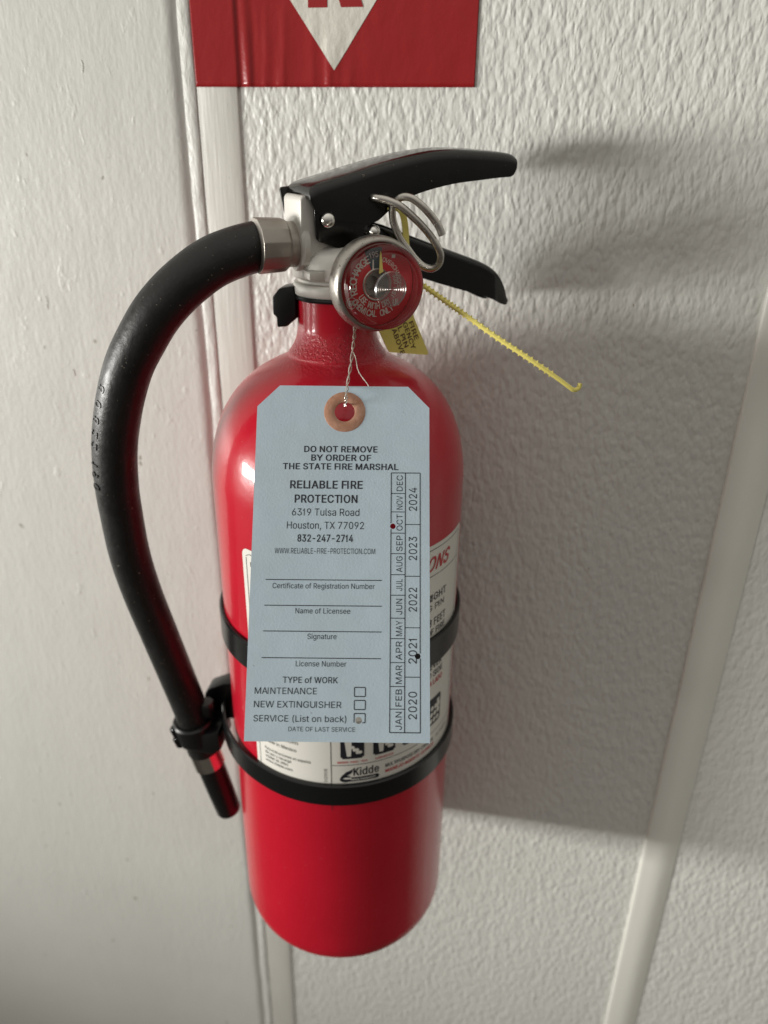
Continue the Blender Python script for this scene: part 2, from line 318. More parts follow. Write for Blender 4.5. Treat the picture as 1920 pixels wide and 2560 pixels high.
# lettering as flat geometry: letter outlines as point lists (x y ...) and faces, cap height 509 units
GLYPHS = {
 'A': (480, '16 0 201 509 276 509 463 0 395 0 287 302 276 334 264 372 250 420 232 478 245 478 228 419 213 371 201 333 191 302 85 0 110 142 110 199 370 199 370 142 239 456 154 199 324 199 344 142 135 142', '0 15 16,16 17 0,1 13 12,12 11 1,11 9 1,17 14 13,13 1 17,0 17 1,2 7 6,7 2 8,10 8 2,4 3 19,3 18 19,5 18 6,2 6 18,18 3 2,24 21 16,9 11 20,9 20 10,1 9 10,10 2 1,22 23 19,8 10 20,21 24 22,14 17 21,17 16 21,18 5 22,19 18 22,4 19 23,23 22 24,16 15 24'),
 'B': (456, '60 0 60 509 241 509 289 504 329 491 359 469 381 442 394 410 398 374 395 344 387 320 373 301 356 286 336 275 315 267 315 262 339 257 363 245 385 227 402 203 414 173 418 136 413 100 400 67 377 39 344 18 301 4 247 0 125 57 245 57 296 63 330 80 349 105 355 137 352 161 342 184 327 203 306 218 279 228 248 231 125 231 125 285 238 285 265 288 288 296 308 309 323 326 333 348 336 372 330 403 313 429 283 446 240 452 125 452', '0 28 40,1 0 40,40 41 1,41 53 1,39 43 42,28 0 27,27 29 28,39 42 40,41 40 42,52 2 53,1 53 2,38 37 15,14 45 44,50 4 51,3 51 4,29 27 26,26 30 29,43 39 38,38 15 43,15 14 43,14 44 43,51 3 52,2 52 3,31 25 24,24 23 31,32 31 23,23 22 32,33 32 22,22 21 33,21 20 33,34 33 20,20 19 34,35 34 19,19 18 35,11 10 47,10 9 47,48 47 9,9 8 48,8 7 48,49 48 7,7 6 49,30 26 25,25 31 30,35 18 36,18 17 36,17 16 36,37 36 16,15 37 16,45 14 13,46 45 13,13 12 46,12 11 46,11 47 46,49 6 50,6 5 50,4 50 5'),
 'C': (510, '267 -7 205 1 150 25 104 63 70 115 48 179 40 254 48 329 70 393 104 445 150 484 205 508 267 516 305 513 340 504 373 490 402 471 427 447 448 418 463 385 473 348 408 348 401 373 389 395 375 413 357 428 337 440 315 449 292 454 267 456 223 450 184 432 150 403 125 364 109 314 103 254 109 194 125 145 151 105 184 76 223 59 267 53 292 55 315 60 337 69 357 81 375 96 389 114 401 136 408 160 473 160 463 124 448 91 428 62 402 38 373 19 341 5 305 -4', '5 4 37,37 36 5,6 5 36,35 6 36,6 35 34,7 6 34,34 33 7,8 7 33,30 11 31,40 0 41,28 13 12,41 0 42,28 12 29,0 40 1,39 1 40,29 12 30,11 30 12,1 39 2,39 38 2,3 2 38,4 3 38,37 4 38,8 33 32,9 8 32,32 31 9,10 9 31,31 11 10,43 57 56,56 44 43,26 14 27,44 56 55,55 45 44,25 15 26,14 26 15,52 51 48,49 48 51,51 50 49,20 19 21,22 21 19,19 18 22,23 22 18,18 17 23,45 55 54,46 45 54,54 53 46,47 46 53,53 52 47,52 48 47,23 17 24,17 16 24,25 24 16,15 25 16,42 0 57,57 43 42,13 28 27,27 14 13'),
 'D': (502, '219 0 96 0 96 57 215 57 272 63 318 81 354 110 379 149 394 198 399 255 394 312 379 361 354 399 320 428 275 446 221 452 93 452 93 509 225 509 294 501 353 478 399 441 433 391 455 329 462 255 455 181 433 119 398 68 351 31 291 8 125 509 125 0 60 0 60 509 125 452 125 57', '33 32 16,16 17 33,2 1 31,1 2 32,16 32 2,17 16 30,29 5 4,29 4 0,3 0 4,18 15 14,14 19 18,0 3 31,2 31 35,16 2 34,30 16 34,15 18 30,20 13 12,10 9 24,24 23 10,6 28 27,27 26 6,7 6 26,26 25 7,8 7 25,25 24 8,24 9 8,10 23 11,23 22 11,12 11 22,22 21 12,20 12 21,5 29 28,28 6 5,19 14 13,13 20 19,15 30 34,2 35 34,31 3 35'),
 'E': (419, '60 0 60 509 372 509 372 452 125 452 125 286 355 286 355 229 125 229 125 57 375 57 375 0', '0 9 8,1 0 8,8 5 1,5 4 1,9 0 11,11 10 9,5 8 7,7 6 5,3 2 4,1 4 2'),
 'F': (410, '60 0 60 509 369 509 369 452 125 452 125 278 346 278 346 221 125 221 125 0', '9 8 0,8 5 0,1 0 5,3 2 4,5 8 7,7 6 5,1 5 4,4 2 1'),
 'G': (520, '269 -7 205 1 149 25 104 64 69 116 47 179 40 254 47 329 69 393 103 445 149 484 203 508 265 516 304 513 340 504 374 489 403 469 429 445 449 416 465 384 474 349 408 349 399 372 387 393 373 411 356 427 337 439 315 448 291 454 265 456 222 450 183 432 150 404 125 364 109 314 103 254 109 194 125 145 151 105 184 76 224 59 269 53 309 57 345 71 374 93 396 123 410 160 415 202 434 199 283 199 283 256 478 256 478 200 471 141 451 91 419 50 377 19 326 0 414 199', '5 4 37,37 36 5,6 5 36,35 6 36,6 35 34,7 6 34,34 33 7,8 7 33,30 11 31,40 0 41,12 29 28,0 40 1,39 1 40,29 12 30,11 30 12,1 39 2,39 38 2,3 2 38,4 3 38,37 4 38,8 33 32,9 8 32,10 9 32,32 31 10,31 11 10,57 43 42,26 14 27,13 27 14,43 57 56,56 44 43,25 15 26,14 26 15,53 52 48,52 51 48,53 48 46,47 58 48,48 51 47,20 19 21,22 21 19,19 18 22,44 56 55,55 54 44,45 44 54,54 53 45,53 46 45,22 18 23,18 17 23,24 23 17,17 16 24,25 24 16,15 25 16,57 42 0,41 0 42,58 47 49,50 49 47,47 51 50,27 13 28,12 28 13,46 48 58'),
 'H': (517, '60 0 60 509 125 509 125 289 392 289 392 509 457 509 457 0 392 0 392 232 125 232 125 0', '0 11 10,1 0 10,10 3 1,3 2 1,9 8 7,7 6 9,4 9 6,6 5 4,3 10 9,9 4 3'),
 'I': (150, '0 0 60 0 60 509 0 509', '0 1 2,0 2 3'),
 'J': (396, '185 -7 124 3 75 33 44 81 33 145 33 173 98 173 98 145 104 104 122 74 149 56 185 50 220 56 248 74 266 104 272 145 272 509 336 509 336 145 326 81 294 33 246 3', '5 4 7,10 1 0,1 10 9,1 9 2,9 8 2,3 2 8,4 3 8,7 4 8,5 7 6,21 13 12,16 15 18,18 17 16,13 21 20,14 13 20,20 19 14,19 18 14,18 15 14,21 12 0,12 11 0,10 0 11'),
 'K': (467, '104 145 104 216 122 239 139 261 157 282 174 303 193 324 212 344 364 509 448 509 231 276 228 276 60 0 60 509 125 509 125 334 124 225 125 193 125 0 372 0 188 259 228 309 449 0 124 242 125 167 198 245 243 288', '0 1 12,13 12 1,0 12 18,1 0 17,17 16 1,2 1 16,2 16 23,2 23 15,1 2 15,13 1 15,15 14 13,5 4 20,20 11 21,19 22 10,10 22 26,21 10 26,8 21 9,10 21 11,6 5 21,7 6 21,21 8 7,16 17 20,3 16 20,20 4 3,0 18 24,17 0 24,16 3 23,11 20 25,10 11 25,19 10 25,17 24 25,20 17 25,5 20 21,9 21 26'),
 'L': (393, '60 0 60 509 125 509 125 57 361 57 361 0', '1 0 3,3 0 5,5 4 3,1 3 2'),
 'M': (628, '60 0 60 509 152 509 277 187 282 174 287 159 293 141 299 123 305 103 311 84 317 65 322 49 307 49 312 65 318 83 324 102 330 121 336 140 342 158 348 174 352 187 476 509 568 509 568 0 504 0 504 291 504 308 504 327 505 347 505 369 506 391 506 413 507 435 507 457 513 457 505 433 498 409 490 386 482 363 474 341 467 322 461 305 456 291 342 0 286 0 170 291 165 304 159 321 152 340 145 361 137 384 129 408 121 432 112 457 119 457 119 437 120 416 120 394 121 372 121 350 122 328 122 309 122 291 122 0 315 73 507 437 119 436', '55 53 66,57 56 1,53 1 56,54 53 55,55 52 54,63 62 0,1 0 62,62 61 1,61 60 1,60 59 1,59 58 1,57 1 58,13 9 12,8 12 9,12 8 44,49 2 50,51 50 2,52 51 2,54 52 2,53 54 2,1 53 2,14 10 11,11 15 14,31 30 22,22 34 31,32 31 34,34 33 65,65 33 35,25 24 23,23 22 25,26 25 22,27 26 22,28 27 22,29 28 22,22 30 29,20 19 42,21 38 37,37 36 21,36 35 21,35 33 21,33 34 21,34 22 21,12 44 43,43 11 12,13 12 11,11 10 13,13 10 64,42 41 20,2 49 48,46 45 3,3 2 48,48 47 3,47 46 3,10 14 64,9 13 64,38 21 39,21 20 39,40 39 20,41 40 20,32 34 65,15 11 43,43 42 18,19 18 42,18 17 43,17 16 43,16 15 43,4 3 45,45 44 5,6 5 44,7 6 44,8 7 44,5 4 45,53 56 66,52 55 66'),
 'N': (523, '60 0 60 509 136 509 343 183 352 169 363 151 375 130 388 107 401 82 414 55 405 54 402 81 401 108 400 134 399 157 399 178 399 195 399 509 463 509 463 0 387 0 202 290 190 310 177 331 164 354 148 381 130 413 108 452 119 454 121 417 122 384 123 354 124 328 125 307 125 291 125 0 403 78 120 430', '33 32 1,32 31 1,31 30 1,27 1 30,30 29 27,2 26 25,35 34 0,1 0 34,33 1 34,28 27 37,26 2 28,27 28 2,1 27 2,20 7 6,10 9 36,11 9 12,9 19 12,13 12 19,14 13 19,19 9 20,9 10 20,7 20 10,10 8 7,14 19 15,16 15 19,19 18 16,17 16 18,6 5 20,25 24 2,22 21 3,3 2 22,23 22 2,24 23 2,9 11 36,8 10 36,3 21 20,4 3 20,5 4 20,27 29 37,26 28 37'),
 'O': (533, '267 -7 205 1 150 25 105 63 70 115 48 179 40 254 48 329 70 393 105 445 150 484 205 508 267 516 329 508 384 484 429 445 464 393 486 329 493 254 486 179 464 115 429 63 384 25 329 1 267 53 310 59 349 76 383 105 408 144 425 194 430 254 425 314 408 365 383 404 349 433 310 450 267 456 223 450 184 433 151 404 125 364 109 314 103 254 109 194 125 144 151 105 184 76 223 59', '5 4 44,44 43 5,6 5 43,42 6 43,6 42 41,7 6 41,41 40 7,8 7 40,45 2 46,39 38 10,47 1 0,0 24 47,46 2 1,1 47 46,37 11 38,10 38 11,2 45 3,4 3 45,44 4 45,8 40 39,9 8 39,39 10 9,12 36 35,35 13 12,27 26 22,33 14 34,22 26 23,25 23 26,13 35 34,34 14 13,20 19 28,29 28 19,19 18 29,18 30 29,30 18 31,18 17 31,32 31 17,17 16 32,27 22 21,21 20 27,20 28 27,32 16 33,16 15 33,14 33 15,23 25 0,24 0 25,36 12 37,11 37 12'),
 'P': (445, '60 0 60 509 235 509 289 503 332 487 366 462 390 430 404 391 409 348 404 304 390 265 366 233 332 207 289 191 235 186 109 186 109 242 233 242 269 246 297 256 318 272 333 294 342 319 344 348 342 376 333 402 318 423 297 439 268 449 232 452 125 452 125 0 125 242 125 186', '15 16 0,1 0 16,15 0 31,16 15 33,16 32 30,1 16 30,18 14 13,13 19 18,27 3 28,2 28 3,15 31 33,14 18 17,28 2 29,30 29 2,1 30 2,20 12 11,21 20 11,11 10 21,10 9 21,22 21 9,9 8 22,8 23 22,23 8 24,8 7 24,25 24 7,7 6 25,6 5 25,26 25 5,4 26 5,19 13 12,12 20 19,26 4 27,3 27 4,14 17 33,17 32 33,32 16 33'),
 'Q': (533, '245 159 313 159 369 85 384 65 468 -48 401 -48 346 27 331 46 267 -7 205 1 150 25 105 63 70 115 48 179 40 254 48 329 70 393 105 445 150 484 205 508 267 516 329 508 384 484 429 445 464 393 486 329 493 254 486 179 464 115 429 63 384 25 329 1 267 53 310 59 349 76 383 105 408 144 425 194 430 254 425 314 408 365 383 404 349 433 310 450 267 456 223 450 184 433 151 404 125 364 109 314 103 254 109 194 125 144 151 105 184 76 223 59 402 41 356 13 319 62 366 90', '13 12 52,52 51 13,14 13 51,50 14 51,14 50 49,15 14 49,49 48 15,16 15 48,9 55 54,33 32 8,44 20 45,55 9 8,8 32 55,19 46 45,45 20 19,9 54 10,54 53 10,11 10 53,12 11 53,52 12 53,16 48 47,17 16 47,18 17 47,47 46 18,46 19 18,6 34 7,6 7 31,35 2 3,41 22 42,30 3 6,34 6 3,3 2 34,34 2 59,21 43 42,42 22 21,28 27 36,37 36 27,27 26 37,26 38 37,38 26 39,26 25 39,40 39 25,25 24 40,30 6 57,5 4 30,3 30 56,35 3 29,29 28 35,28 36 35,40 24 41,24 23 41,22 41 23,33 8 31,31 7 33,20 44 43,43 21 20,2 35 59,29 3 56,6 31 57,33 7 58,7 34 58,30 4 56,5 30 57,1 0 58,34 1 58,1 34 59'),
 'R': (449, '60 0 60 509 236 509 290 504 333 489 367 465 390 433 405 395 409 352 405 309 390 271 367 240 333 217 289 203 236 198 96 198 96 255 234 255 269 258 298 267 319 281 334 300 342 324 345 352 342 380 334 405 319 425 298 440 269 449 233 452 125 452 125 0 353 0 230 229 303 229 428 0 125 255 125 198 246 199 313 210', '15 16 0,1 0 16,15 0 31,16 15 37,16 36 30,1 16 30,34 19 18,27 3 28,2 28 3,15 31 37,38 13 33,13 34 33,17 33 18,28 2 29,30 29 2,1 30 2,20 12 11,21 20 11,11 10 21,10 9 21,22 21 9,9 8 22,23 22 8,24 23 8,8 7 24,7 6 24,25 24 6,6 5 25,26 25 5,4 26 5,13 38 32,13 32 39,34 13 39,12 20 34,19 34 20,26 4 27,3 27 4,14 33 37,33 17 36,36 37 33,36 16 37,33 14 38,34 18 33,12 34 39,32 35 39'),
 'S': (447, '224 -9 172 -4 128 9 91 31 64 60 46 96 38 137 104 137 110 110 123 88 142 71 166 59 194 52 224 49 257 52 286 60 311 74 329 92 341 114 346 139 342 161 332 179 316 193 296 205 272 214 245 222 184 239 128 260 86 289 60 326 52 372 58 413 75 448 102 476 138 498 180 511 227 516 275 511 316 498 351 476 377 449 394 415 401 378 337 378 326 412 302 437 267 453 225 459 194 456 167 448 145 435 129 418 118 398 115 376 119 352 131 334 148 319 169 308 191 300 212 293 264 279 287 272 312 264 336 252 359 238 379 220 395 198 405 171 408 139 403 99 386 64 360 34 323 11 278 -4', '4 3 9,9 8 4,5 4 8,8 7 5,6 5 7,30 29 54,54 53 30,31 30 53,53 52 31,32 31 52,50 49 34,12 1 0,0 13 12,58 26 59,1 12 11,26 58 57,48 35 49,34 49 35,1 11 2,11 10 2,3 2 10,9 3 10,26 57 27,57 56 27,28 27 56,56 55 28,29 28 55,54 29 55,32 52 51,33 32 51,51 50 33,50 34 33,73 15 14,60 25 24,15 73 72,72 16 15,23 62 24,62 61 24,60 24 61,45 38 46,37 46 38,71 70 17,18 17 70,70 69 18,19 18 69,69 68 19,68 67 19,20 19 67,67 66 20,21 20 66,66 65 21,64 21 65,42 41 43,16 72 71,71 17 16,21 64 22,64 63 22,23 22 63,62 23 63,43 41 44,41 40 44,40 39 44,45 44 39,38 45 39,73 14 0,13 0 14,59 26 25,25 60 59,46 37 47,37 36 47,48 47 36,35 48 36'),
 'T': (449, '32 452 32 509 417 509 417 452 257 452 257 0 193 0 193 452', '1 0 7,3 2 4,7 6 5,5 4 7,4 2 7,1 7 2'),
 'U': (517, '259 -8 203 -2 154 15 114 43 85 80 66 124 60 173 60 509 124 509 124 178 128 144 141 113 160 87 187 68 220 56 259 52 298 56 331 68 357 87 377 113 389 144 393 178 393 509 457 509 457 173 451 124 433 80 403 43 363 15 315 -2', '7 6 9,9 8 7,0 14 1,13 1 14,1 13 2,12 2 13,2 12 3,12 11 3,4 3 11,5 4 11,11 10 5,6 5 10,9 6 10,18 17 28,28 17 29,16 29 17,25 24 20,21 20 24,24 23 21,22 21 23,18 28 27,19 18 27,27 26 19,26 25 19,25 20 19,29 16 0,16 15 0,14 0 15'),
 'V': (480, '204 0 16 509 84 509 192 206 203 176 215 137 230 89 248 31 235 31 252 90 267 138 279 176 290 206 395 509 463 509 278 0 241 53', '2 1 3,8 6 0,5 0 6,3 1 0,4 3 0,0 5 4,9 7 15,15 10 9,14 13 12,14 12 15,12 11 15,10 15 11,8 0 15,15 7 8,8 7 16,7 9 16,6 8 16'),
 'W': (686, '155 0 16 509 82 509 163 196 170 171 175 145 181 120 187 94 192 67 197 40 189 40 194 67 200 94 205 120 211 145 218 171 224 196 306 509 380 509 462 196 468 171 474 145 480 120 486 94 492 67 497 40 488 40 493 67 499 94 504 120 510 145 517 171 523 196 603 509 670 509 530 0 455 0 368 323 359 356 351 391 344 431 336 475 350 475 342 433 335 395 327 359 318 323 230 0 193 61 493 63 343 436', '5 4 0,4 3 0,1 0 3,2 1 3,9 11 48,9 48 10,10 8 0,8 7 0,7 6 0,5 0 6,13 12 47,44 43 17,43 41 17,10 0 47,9 10 47,11 9 47,47 12 11,45 44 17,40 39 18,42 40 18,23 22 36,26 25 49,31 30 35,32 31 35,35 34 32,34 33 32,27 25 35,28 27 35,29 28 35,35 30 29,35 25 36,25 26 36,26 24 36,23 36 24,39 38 18,22 21 36,42 41 50,17 41 42,42 18 17,8 10 48,16 46 17,46 45 17,37 19 18,38 37 18,25 27 49,24 26 49,16 15 46,20 19 37,37 36 20,21 20 36,41 43 50,40 42 50,14 13 47,47 46 15,15 14 47'),
 'X': (474, '18 0 217 284 217 236 29 509 104 509 178 400 192 379 204 361 214 345 223 329 233 312 243 292 232 292 243 311 252 329 261 345 272 361 284 379 298 400 374 509 446 509 259 239 259 287 456 0 382 0 292 129 279 149 268 165 259 180 250 195 241 212 230 231 244 231 235 213 225 196 216 181 206 166 195 149 182 129 91 0 200 261 238 303 275 263 237 218', '5 4 3,0 39 38,1 9 8,2 35 34,34 33 2,33 31 2,1 2 31,12 10 1,9 1 10,35 2 36,37 36 2,38 37 2,2 1 40,5 3 1,6 5 1,7 6 1,1 8 7,22 15 14,28 21 29,30 29 21,32 30 21,21 22 11,13 11 22,22 14 13,19 18 20,24 23 25,21 28 27,27 26 21,26 25 21,21 25 42,22 21 42,18 17 22,17 16 22,15 22 16,32 31 43,32 21 31,1 31 21,21 11 1,12 1 11,12 11 41,1 3 40,0 38 40,38 2 40,11 13 41,10 12 41,20 18 42,18 22 42,25 23 42,31 33 43,30 32 43'),
 'Y': (472, '203 0 203 208 16 509 91 509 192 344 208 318 222 292 236 264 250 230 224 230 237 265 251 293 265 318 280 344 381 509 455 509 268 208 268 0 237 262', '3 2 4,6 9 7,9 6 1,5 1 6,4 2 1,1 5 4,10 8 11,14 13 15,15 13 16,11 8 16,12 11 16,16 13 12,1 0 17,17 16 1,9 1 16,16 8 9,9 8 18,8 10 18,7 9 18'),
 'Z': (438, '42 0 42 46 273 385 289 408 306 431 323 453 341 476 348 454 317 453 285 452 254 452 223 452 40 452 40 509 397 509 397 462 169 129 152 105 134 81 116 57 97 33 90 54 121 56 152 57 183 57 214 57 399 57 399 0 323 453 115 55', '21 1 20,20 29 21,20 1 0,20 0 25,25 24 20,24 23 20,23 22 20,29 20 22,21 19 18,18 17 21,1 21 17,17 16 1,1 16 2,6 28 7,6 7 15,15 14 6,15 2 16,3 2 15,15 7 3,4 3 7,7 5 4,28 6 8,9 8 6,10 9 6,11 10 6,6 14 11,25 0 27,27 26 25,13 12 11,11 14 13,5 7 28,19 21 29'),
 'a': (389, '160 -9 126 -5 94 5 68 22 48 45 35 73 30 108 34 138 43 161 58 179 78 193 100 203 125 211 152 216 178 220 209 224 234 227 252 230 265 235 273 243 276 255 276 257 273 279 267 297 256 311 240 322 220 329 196 331 171 329 149 322 132 313 118 301 107 288 100 274 41 291 57 322 79 346 104 364 133 375 163 382 194 384 215 383 239 379 263 372 286 360 306 343 322 320 333 290 337 251 337 0 277 0 277 52 272 52 264 38 252 25 236 12 215 1 190 -6 170 45 202 49 228 59 248 74 263 93 272 115 276 138 276 190 270 186 259 182 246 179 231 176 216 173 200 171 186 169 175 168 154 164 134 159 117 150 103 139 95 124 92 105 94 87 102 72 114 61 130 52 149 47', '4 3 81,81 80 4,5 4 80,80 79 5,6 5 79,79 78 6,7 6 78,8 7 78,78 77 8,9 8 77,10 9 77,35 34 33,33 32 35,84 83 1,72 14 73,57 58 0,13 74 73,73 14 13,84 1 0,0 58 84,12 75 74,74 13 12,29 28 38,28 39 38,1 83 2,83 82 2,3 2 82,81 3 82,10 77 76,11 10 76,76 75 11,75 12 11,35 32 31,36 35 31,31 30 36,37 36 30,30 29 37,29 38 37,15 71 70,26 41 27,40 27 41,16 69 68,68 67 16,67 17 16,59 56 55,60 59 55,55 54 60,15 70 69,69 16 15,25 42 26,41 26 42,51 50 49,21 20 48,48 47 21,62 52 51,63 62 51,51 49 63,64 63 49,49 48 64,48 65 64,19 18 65,65 48 19,48 20 19,21 47 22,47 46 22,23 22 46,46 45 23,60 54 53,61 60 53,53 52 61,52 62 61,17 67 66,66 65 17,65 18 17,23 45 24,45 44 24,25 24 44,44 43 25,42 25 43,56 59 57,58 57 59,14 72 71,71 15 14,27 40 28,39 28 40'),
 'b': (424, '229 -8 198 -5 172 4 153 17 138 31 127 46 118 59 112 59 112 0 53 0 53 509 114 509 114 319 118 319 127 331 137 346 152 360 171 373 197 381 229 384 274 378 313 361 345 332 370 293 385 245 390 189 385 133 370 84 346 45 313 16 274 -2 220 47 253 51 279 66 301 88 316 117 325 151 328 189 325 227 316 261 301 290 280 311 253 325 220 330 188 325 161 312 140 291 125 263 116 229 113 189 116 150 125 115 140 86 162 65 188 51', '9 8 7,51 50 7,9 7 50,49 9 50,9 49 48,10 9 48,12 10 48,48 47 12,2 54 3,53 3 54,3 53 4,5 4 53,15 14 45,16 15 45,45 44 16,44 17 16,5 53 6,53 52 6,7 6 52,51 7 52,12 47 46,13 12 46,46 45 13,45 14 13,10 12 11,31 1 0,0 32 31,43 19 18,20 42 41,32 0 30,30 33 32,19 43 42,42 20 19,27 26 35,36 35 26,26 25 36,37 36 25,38 37 25,25 24 38,39 38 24,24 23 39,33 30 29,29 28 33,34 33 28,28 27 34,27 35 34,39 23 40,23 22 40,41 40 22,22 21 41,20 41 21,54 2 1,1 31 54,43 18 44,17 44 18'),
 'c': (396, '207 -8 159 -2 117 16 82 46 56 85 40 133 34 187 40 243 56 291 82 330 117 360 159 378 207 384 234 383 260 377 284 368 305 356 324 341 340 322 353 301 362 277 303 262 298 276 290 289 281 301 270 311 257 319 242 325 226 329 207 330 173 325 145 310 124 287 108 258 99 224 96 187 99 151 108 117 124 89 145 66 173 51 207 46 226 48 243 52 258 58 271 66 282 76 292 89 299 102 304 117 363 102 354 78 341 56 325 37 306 21 285 9 261 -1 235 -6', '5 4 37,37 36 5,6 5 36,36 35 6,35 34 6,7 6 34,34 33 7,8 7 33,12 28 13,41 0 42,28 12 29,0 41 1,40 1 41,30 29 11,29 12 11,1 40 2,40 39 2,3 2 39,39 38 3,4 3 38,37 4 38,8 33 32,9 8 32,32 31 9,10 9 31,31 30 10,30 11 10,43 57 56,56 44 43,26 14 27,44 56 55,55 45 44,25 15 26,14 26 15,53 52 47,48 47 52,52 51 48,49 48 51,51 50 49,20 19 21,22 21 19,19 18 22,45 55 54,46 45 54,54 53 46,53 47 46,22 18 23,18 17 23,24 23 17,17 16 24,25 24 16,15 25 16,42 0 57,57 43 42,13 28 27,27 14 13'),
 'd': (424, '195 -8 151 -2 111 16 79 45 55 84 39 133 34 189 39 245 55 293 79 332 112 361 151 378 196 384 228 381 253 373 272 360 287 346 298 331 306 319 311 319 311 509 372 509 372 0 313 0 313 59 307 59 298 46 287 31 272 17 252 4 227 -5 205 47 236 51 263 65 284 86 299 115 309 150 312 189 309 229 300 263 284 291 263 312 237 325 205 330 172 325 145 311 124 290 108 261 99 227 96 189 99 151 109 117 124 88 145 66 172 51', '5 4 51,51 50 5,6 5 50,50 49 6,49 48 6,7 6 48,48 47 7,8 7 47,45 11 10,30 31 0,54 0 31,43 12 44,0 54 1,53 1 54,11 45 44,44 12 11,1 53 2,3 2 53,53 52 3,4 3 52,51 4 52,8 47 46,9 8 46,46 45 9,45 10 9,13 42 14,32 29 28,33 32 28,28 27 33,27 26 33,16 15 41,42 41 15,14 42 15,24 23 22,36 35 24,24 22 36,22 37 36,37 22 38,22 21 38,21 19 38,39 38 19,19 21 20,33 26 25,34 33 25,25 24 34,24 35 34,39 19 40,19 18 40,41 40 18,18 17 41,16 41 17,29 32 30,31 30 32,42 13 43,12 43 13'),
 'e': (404, '212 -8 161 -2 117 16 82 46 56 85 40 132 34 187 39 242 55 290 81 329 115 359 157 378 205 384 236 382 266 374 294 361 319 341 341 315 357 282 368 242 371 194 371 169 75 169 75 221 338 221 310 202 307 237 298 269 283 294 263 314 237 326 205 330 173 326 146 313 125 294 109 270 99 241 96 211 96 178 100 139 110 106 128 80 151 61 179 50 212 46 234 48 254 53 271 61 285 73 297 88 306 105 365 91 353 63 335 39 311 19 283 4 249 -5 308 221 97 221 97 169', '6 5 22,22 23 6,7 6 23,5 4 39,22 5 39,38 37 22,23 22 37,25 24 57,7 23 36,8 7 36,36 35 8,35 9 8,42 41 2,34 33 10,0 43 1,31 12 32,11 32 12,42 2 1,1 43 42,32 11 33,10 33 11,2 41 3,41 40 3,4 3 40,39 4 40,9 35 34,34 10 9,56 46 45,46 56 55,55 47 46,15 14 29,30 29 14,13 30 14,20 19 24,18 24 19,52 51 50,21 25 38,21 20 25,20 24 25,24 18 26,27 26 18,18 17 27,47 55 54,48 47 54,54 53 48,49 48 53,53 52 49,52 50 49,27 17 28,17 16 28,29 28 16,15 29 16,56 45 0,45 44 0,43 0 44,37 38 25,30 13 31,12 31 13,22 39 59,38 22 59,36 23 58,24 26 57,23 37 58,37 25 57,37 57 58,21 38 59'),
 'f': (254, '228 379 228 327 6 327 6 379 81 0 81 432 84 461 96 486 113 505 135 519 161 527 187 530 207 529 222 527 234 524 243 521 227 468 222 470 215 472 206 473 195 474 171 470 154 460 145 443 142 419 142 0 81 327 81 379 142 379 142 327', '26 29 27,9 8 22,29 26 25,24 23 5,6 5 23,7 6 23,23 22 7,22 8 7,11 21 20,19 12 20,11 20 12,17 16 15,15 14 17,17 14 18,14 13 18,19 18 13,12 19 13,9 22 21,10 9 21,21 11 10,27 28 24,4 25 26,3 2 26,27 3 26,24 5 27,1 0 28,29 1 28,28 27 29'),
 'g': (425, '207 -151 168 -148 134 -140 105 -127 82 -110 64 -91 51 -69 101 -41 110 -53 122 -66 136 -78 154 -88 178 -95 207 -97 249 -92 282 -75 304 -47 311 -6 311 68 306 68 298 56 287 41 272 28 252 16 227 8 195 5 152 10 113 27 80 53 55 90 39 136 34 191 39 246 55 293 80 332 112 361 152 378 196 384 228 382 253 373 273 360 288 346 299 331 308 319 313 319 313 379 372 379 372 -9 367 -54 350 -90 324 -117 291 -136 251 -147 205 59 237 63 264 75 285 95 300 121 309 154 312 193 309 231 300 264 285 291 264 312 237 325 205 330 172 325 145 312 124 290 109 262 99 229 96 193 99 155 109 123 124 96 145 76 172 63', '8 7 5,6 5 7,30 29 73,73 72 30,31 30 72,72 71 31,71 70 31,32 31 70,70 69 32,33 32 69,26 75 27,11 1 12,25 53 76,65 37 66,36 66 37,1 11 2,10 2 11,25 76 26,75 26 76,66 36 67,2 10 3,4 3 10,10 9 4,5 4 9,8 5 9,27 75 28,75 74 28,29 28 74,73 29 74,33 69 68,34 33 68,68 67 34,35 34 67,67 36 35,13 0 52,52 14 13,23 54 24,55 22 21,40 63 41,54 23 22,22 55 54,63 40 64,40 39 64,38 64 39,48 47 17,18 17 47,47 46 59,45 44 46,49 48 16,48 17 16,58 57 18,18 47 58,47 59 58,59 46 60,46 44 60,61 60 44,14 52 51,15 14 51,51 50 15,50 49 15,49 16 15,55 21 20,56 55 20,20 19 56,19 18 56,18 57 56,61 44 62,44 43 62,63 62 43,43 42 63,41 63 42,12 1 0,0 13 12,53 25 24,24 54 53,64 38 65,37 65 38'),
 'h': (410, '114 227 114 0 53 0 53 509 114 509 114 287 102 287 124 332 152 362 187 379 227 384 264 380 295 369 321 349 341 321 353 285 357 240 357 0 296 0 296 235 290 275 273 304 246 323 210 329 184 326 161 317 141 303 126 283 117 257 114 311', '3 2 6,1 0 2,6 2 0,25 24 8,26 25 7,25 8 7,6 0 28,5 6 28,28 27 5,27 26 5,26 7 5,3 6 4,9 23 10,10 23 22,22 11 10,19 18 17,17 16 19,19 16 20,16 15 20,15 14 20,21 20 14,14 13 21,13 12 21,22 21 12,11 22 12,23 9 24,8 24 9,5 7 29,6 5 29,4 6 29'),
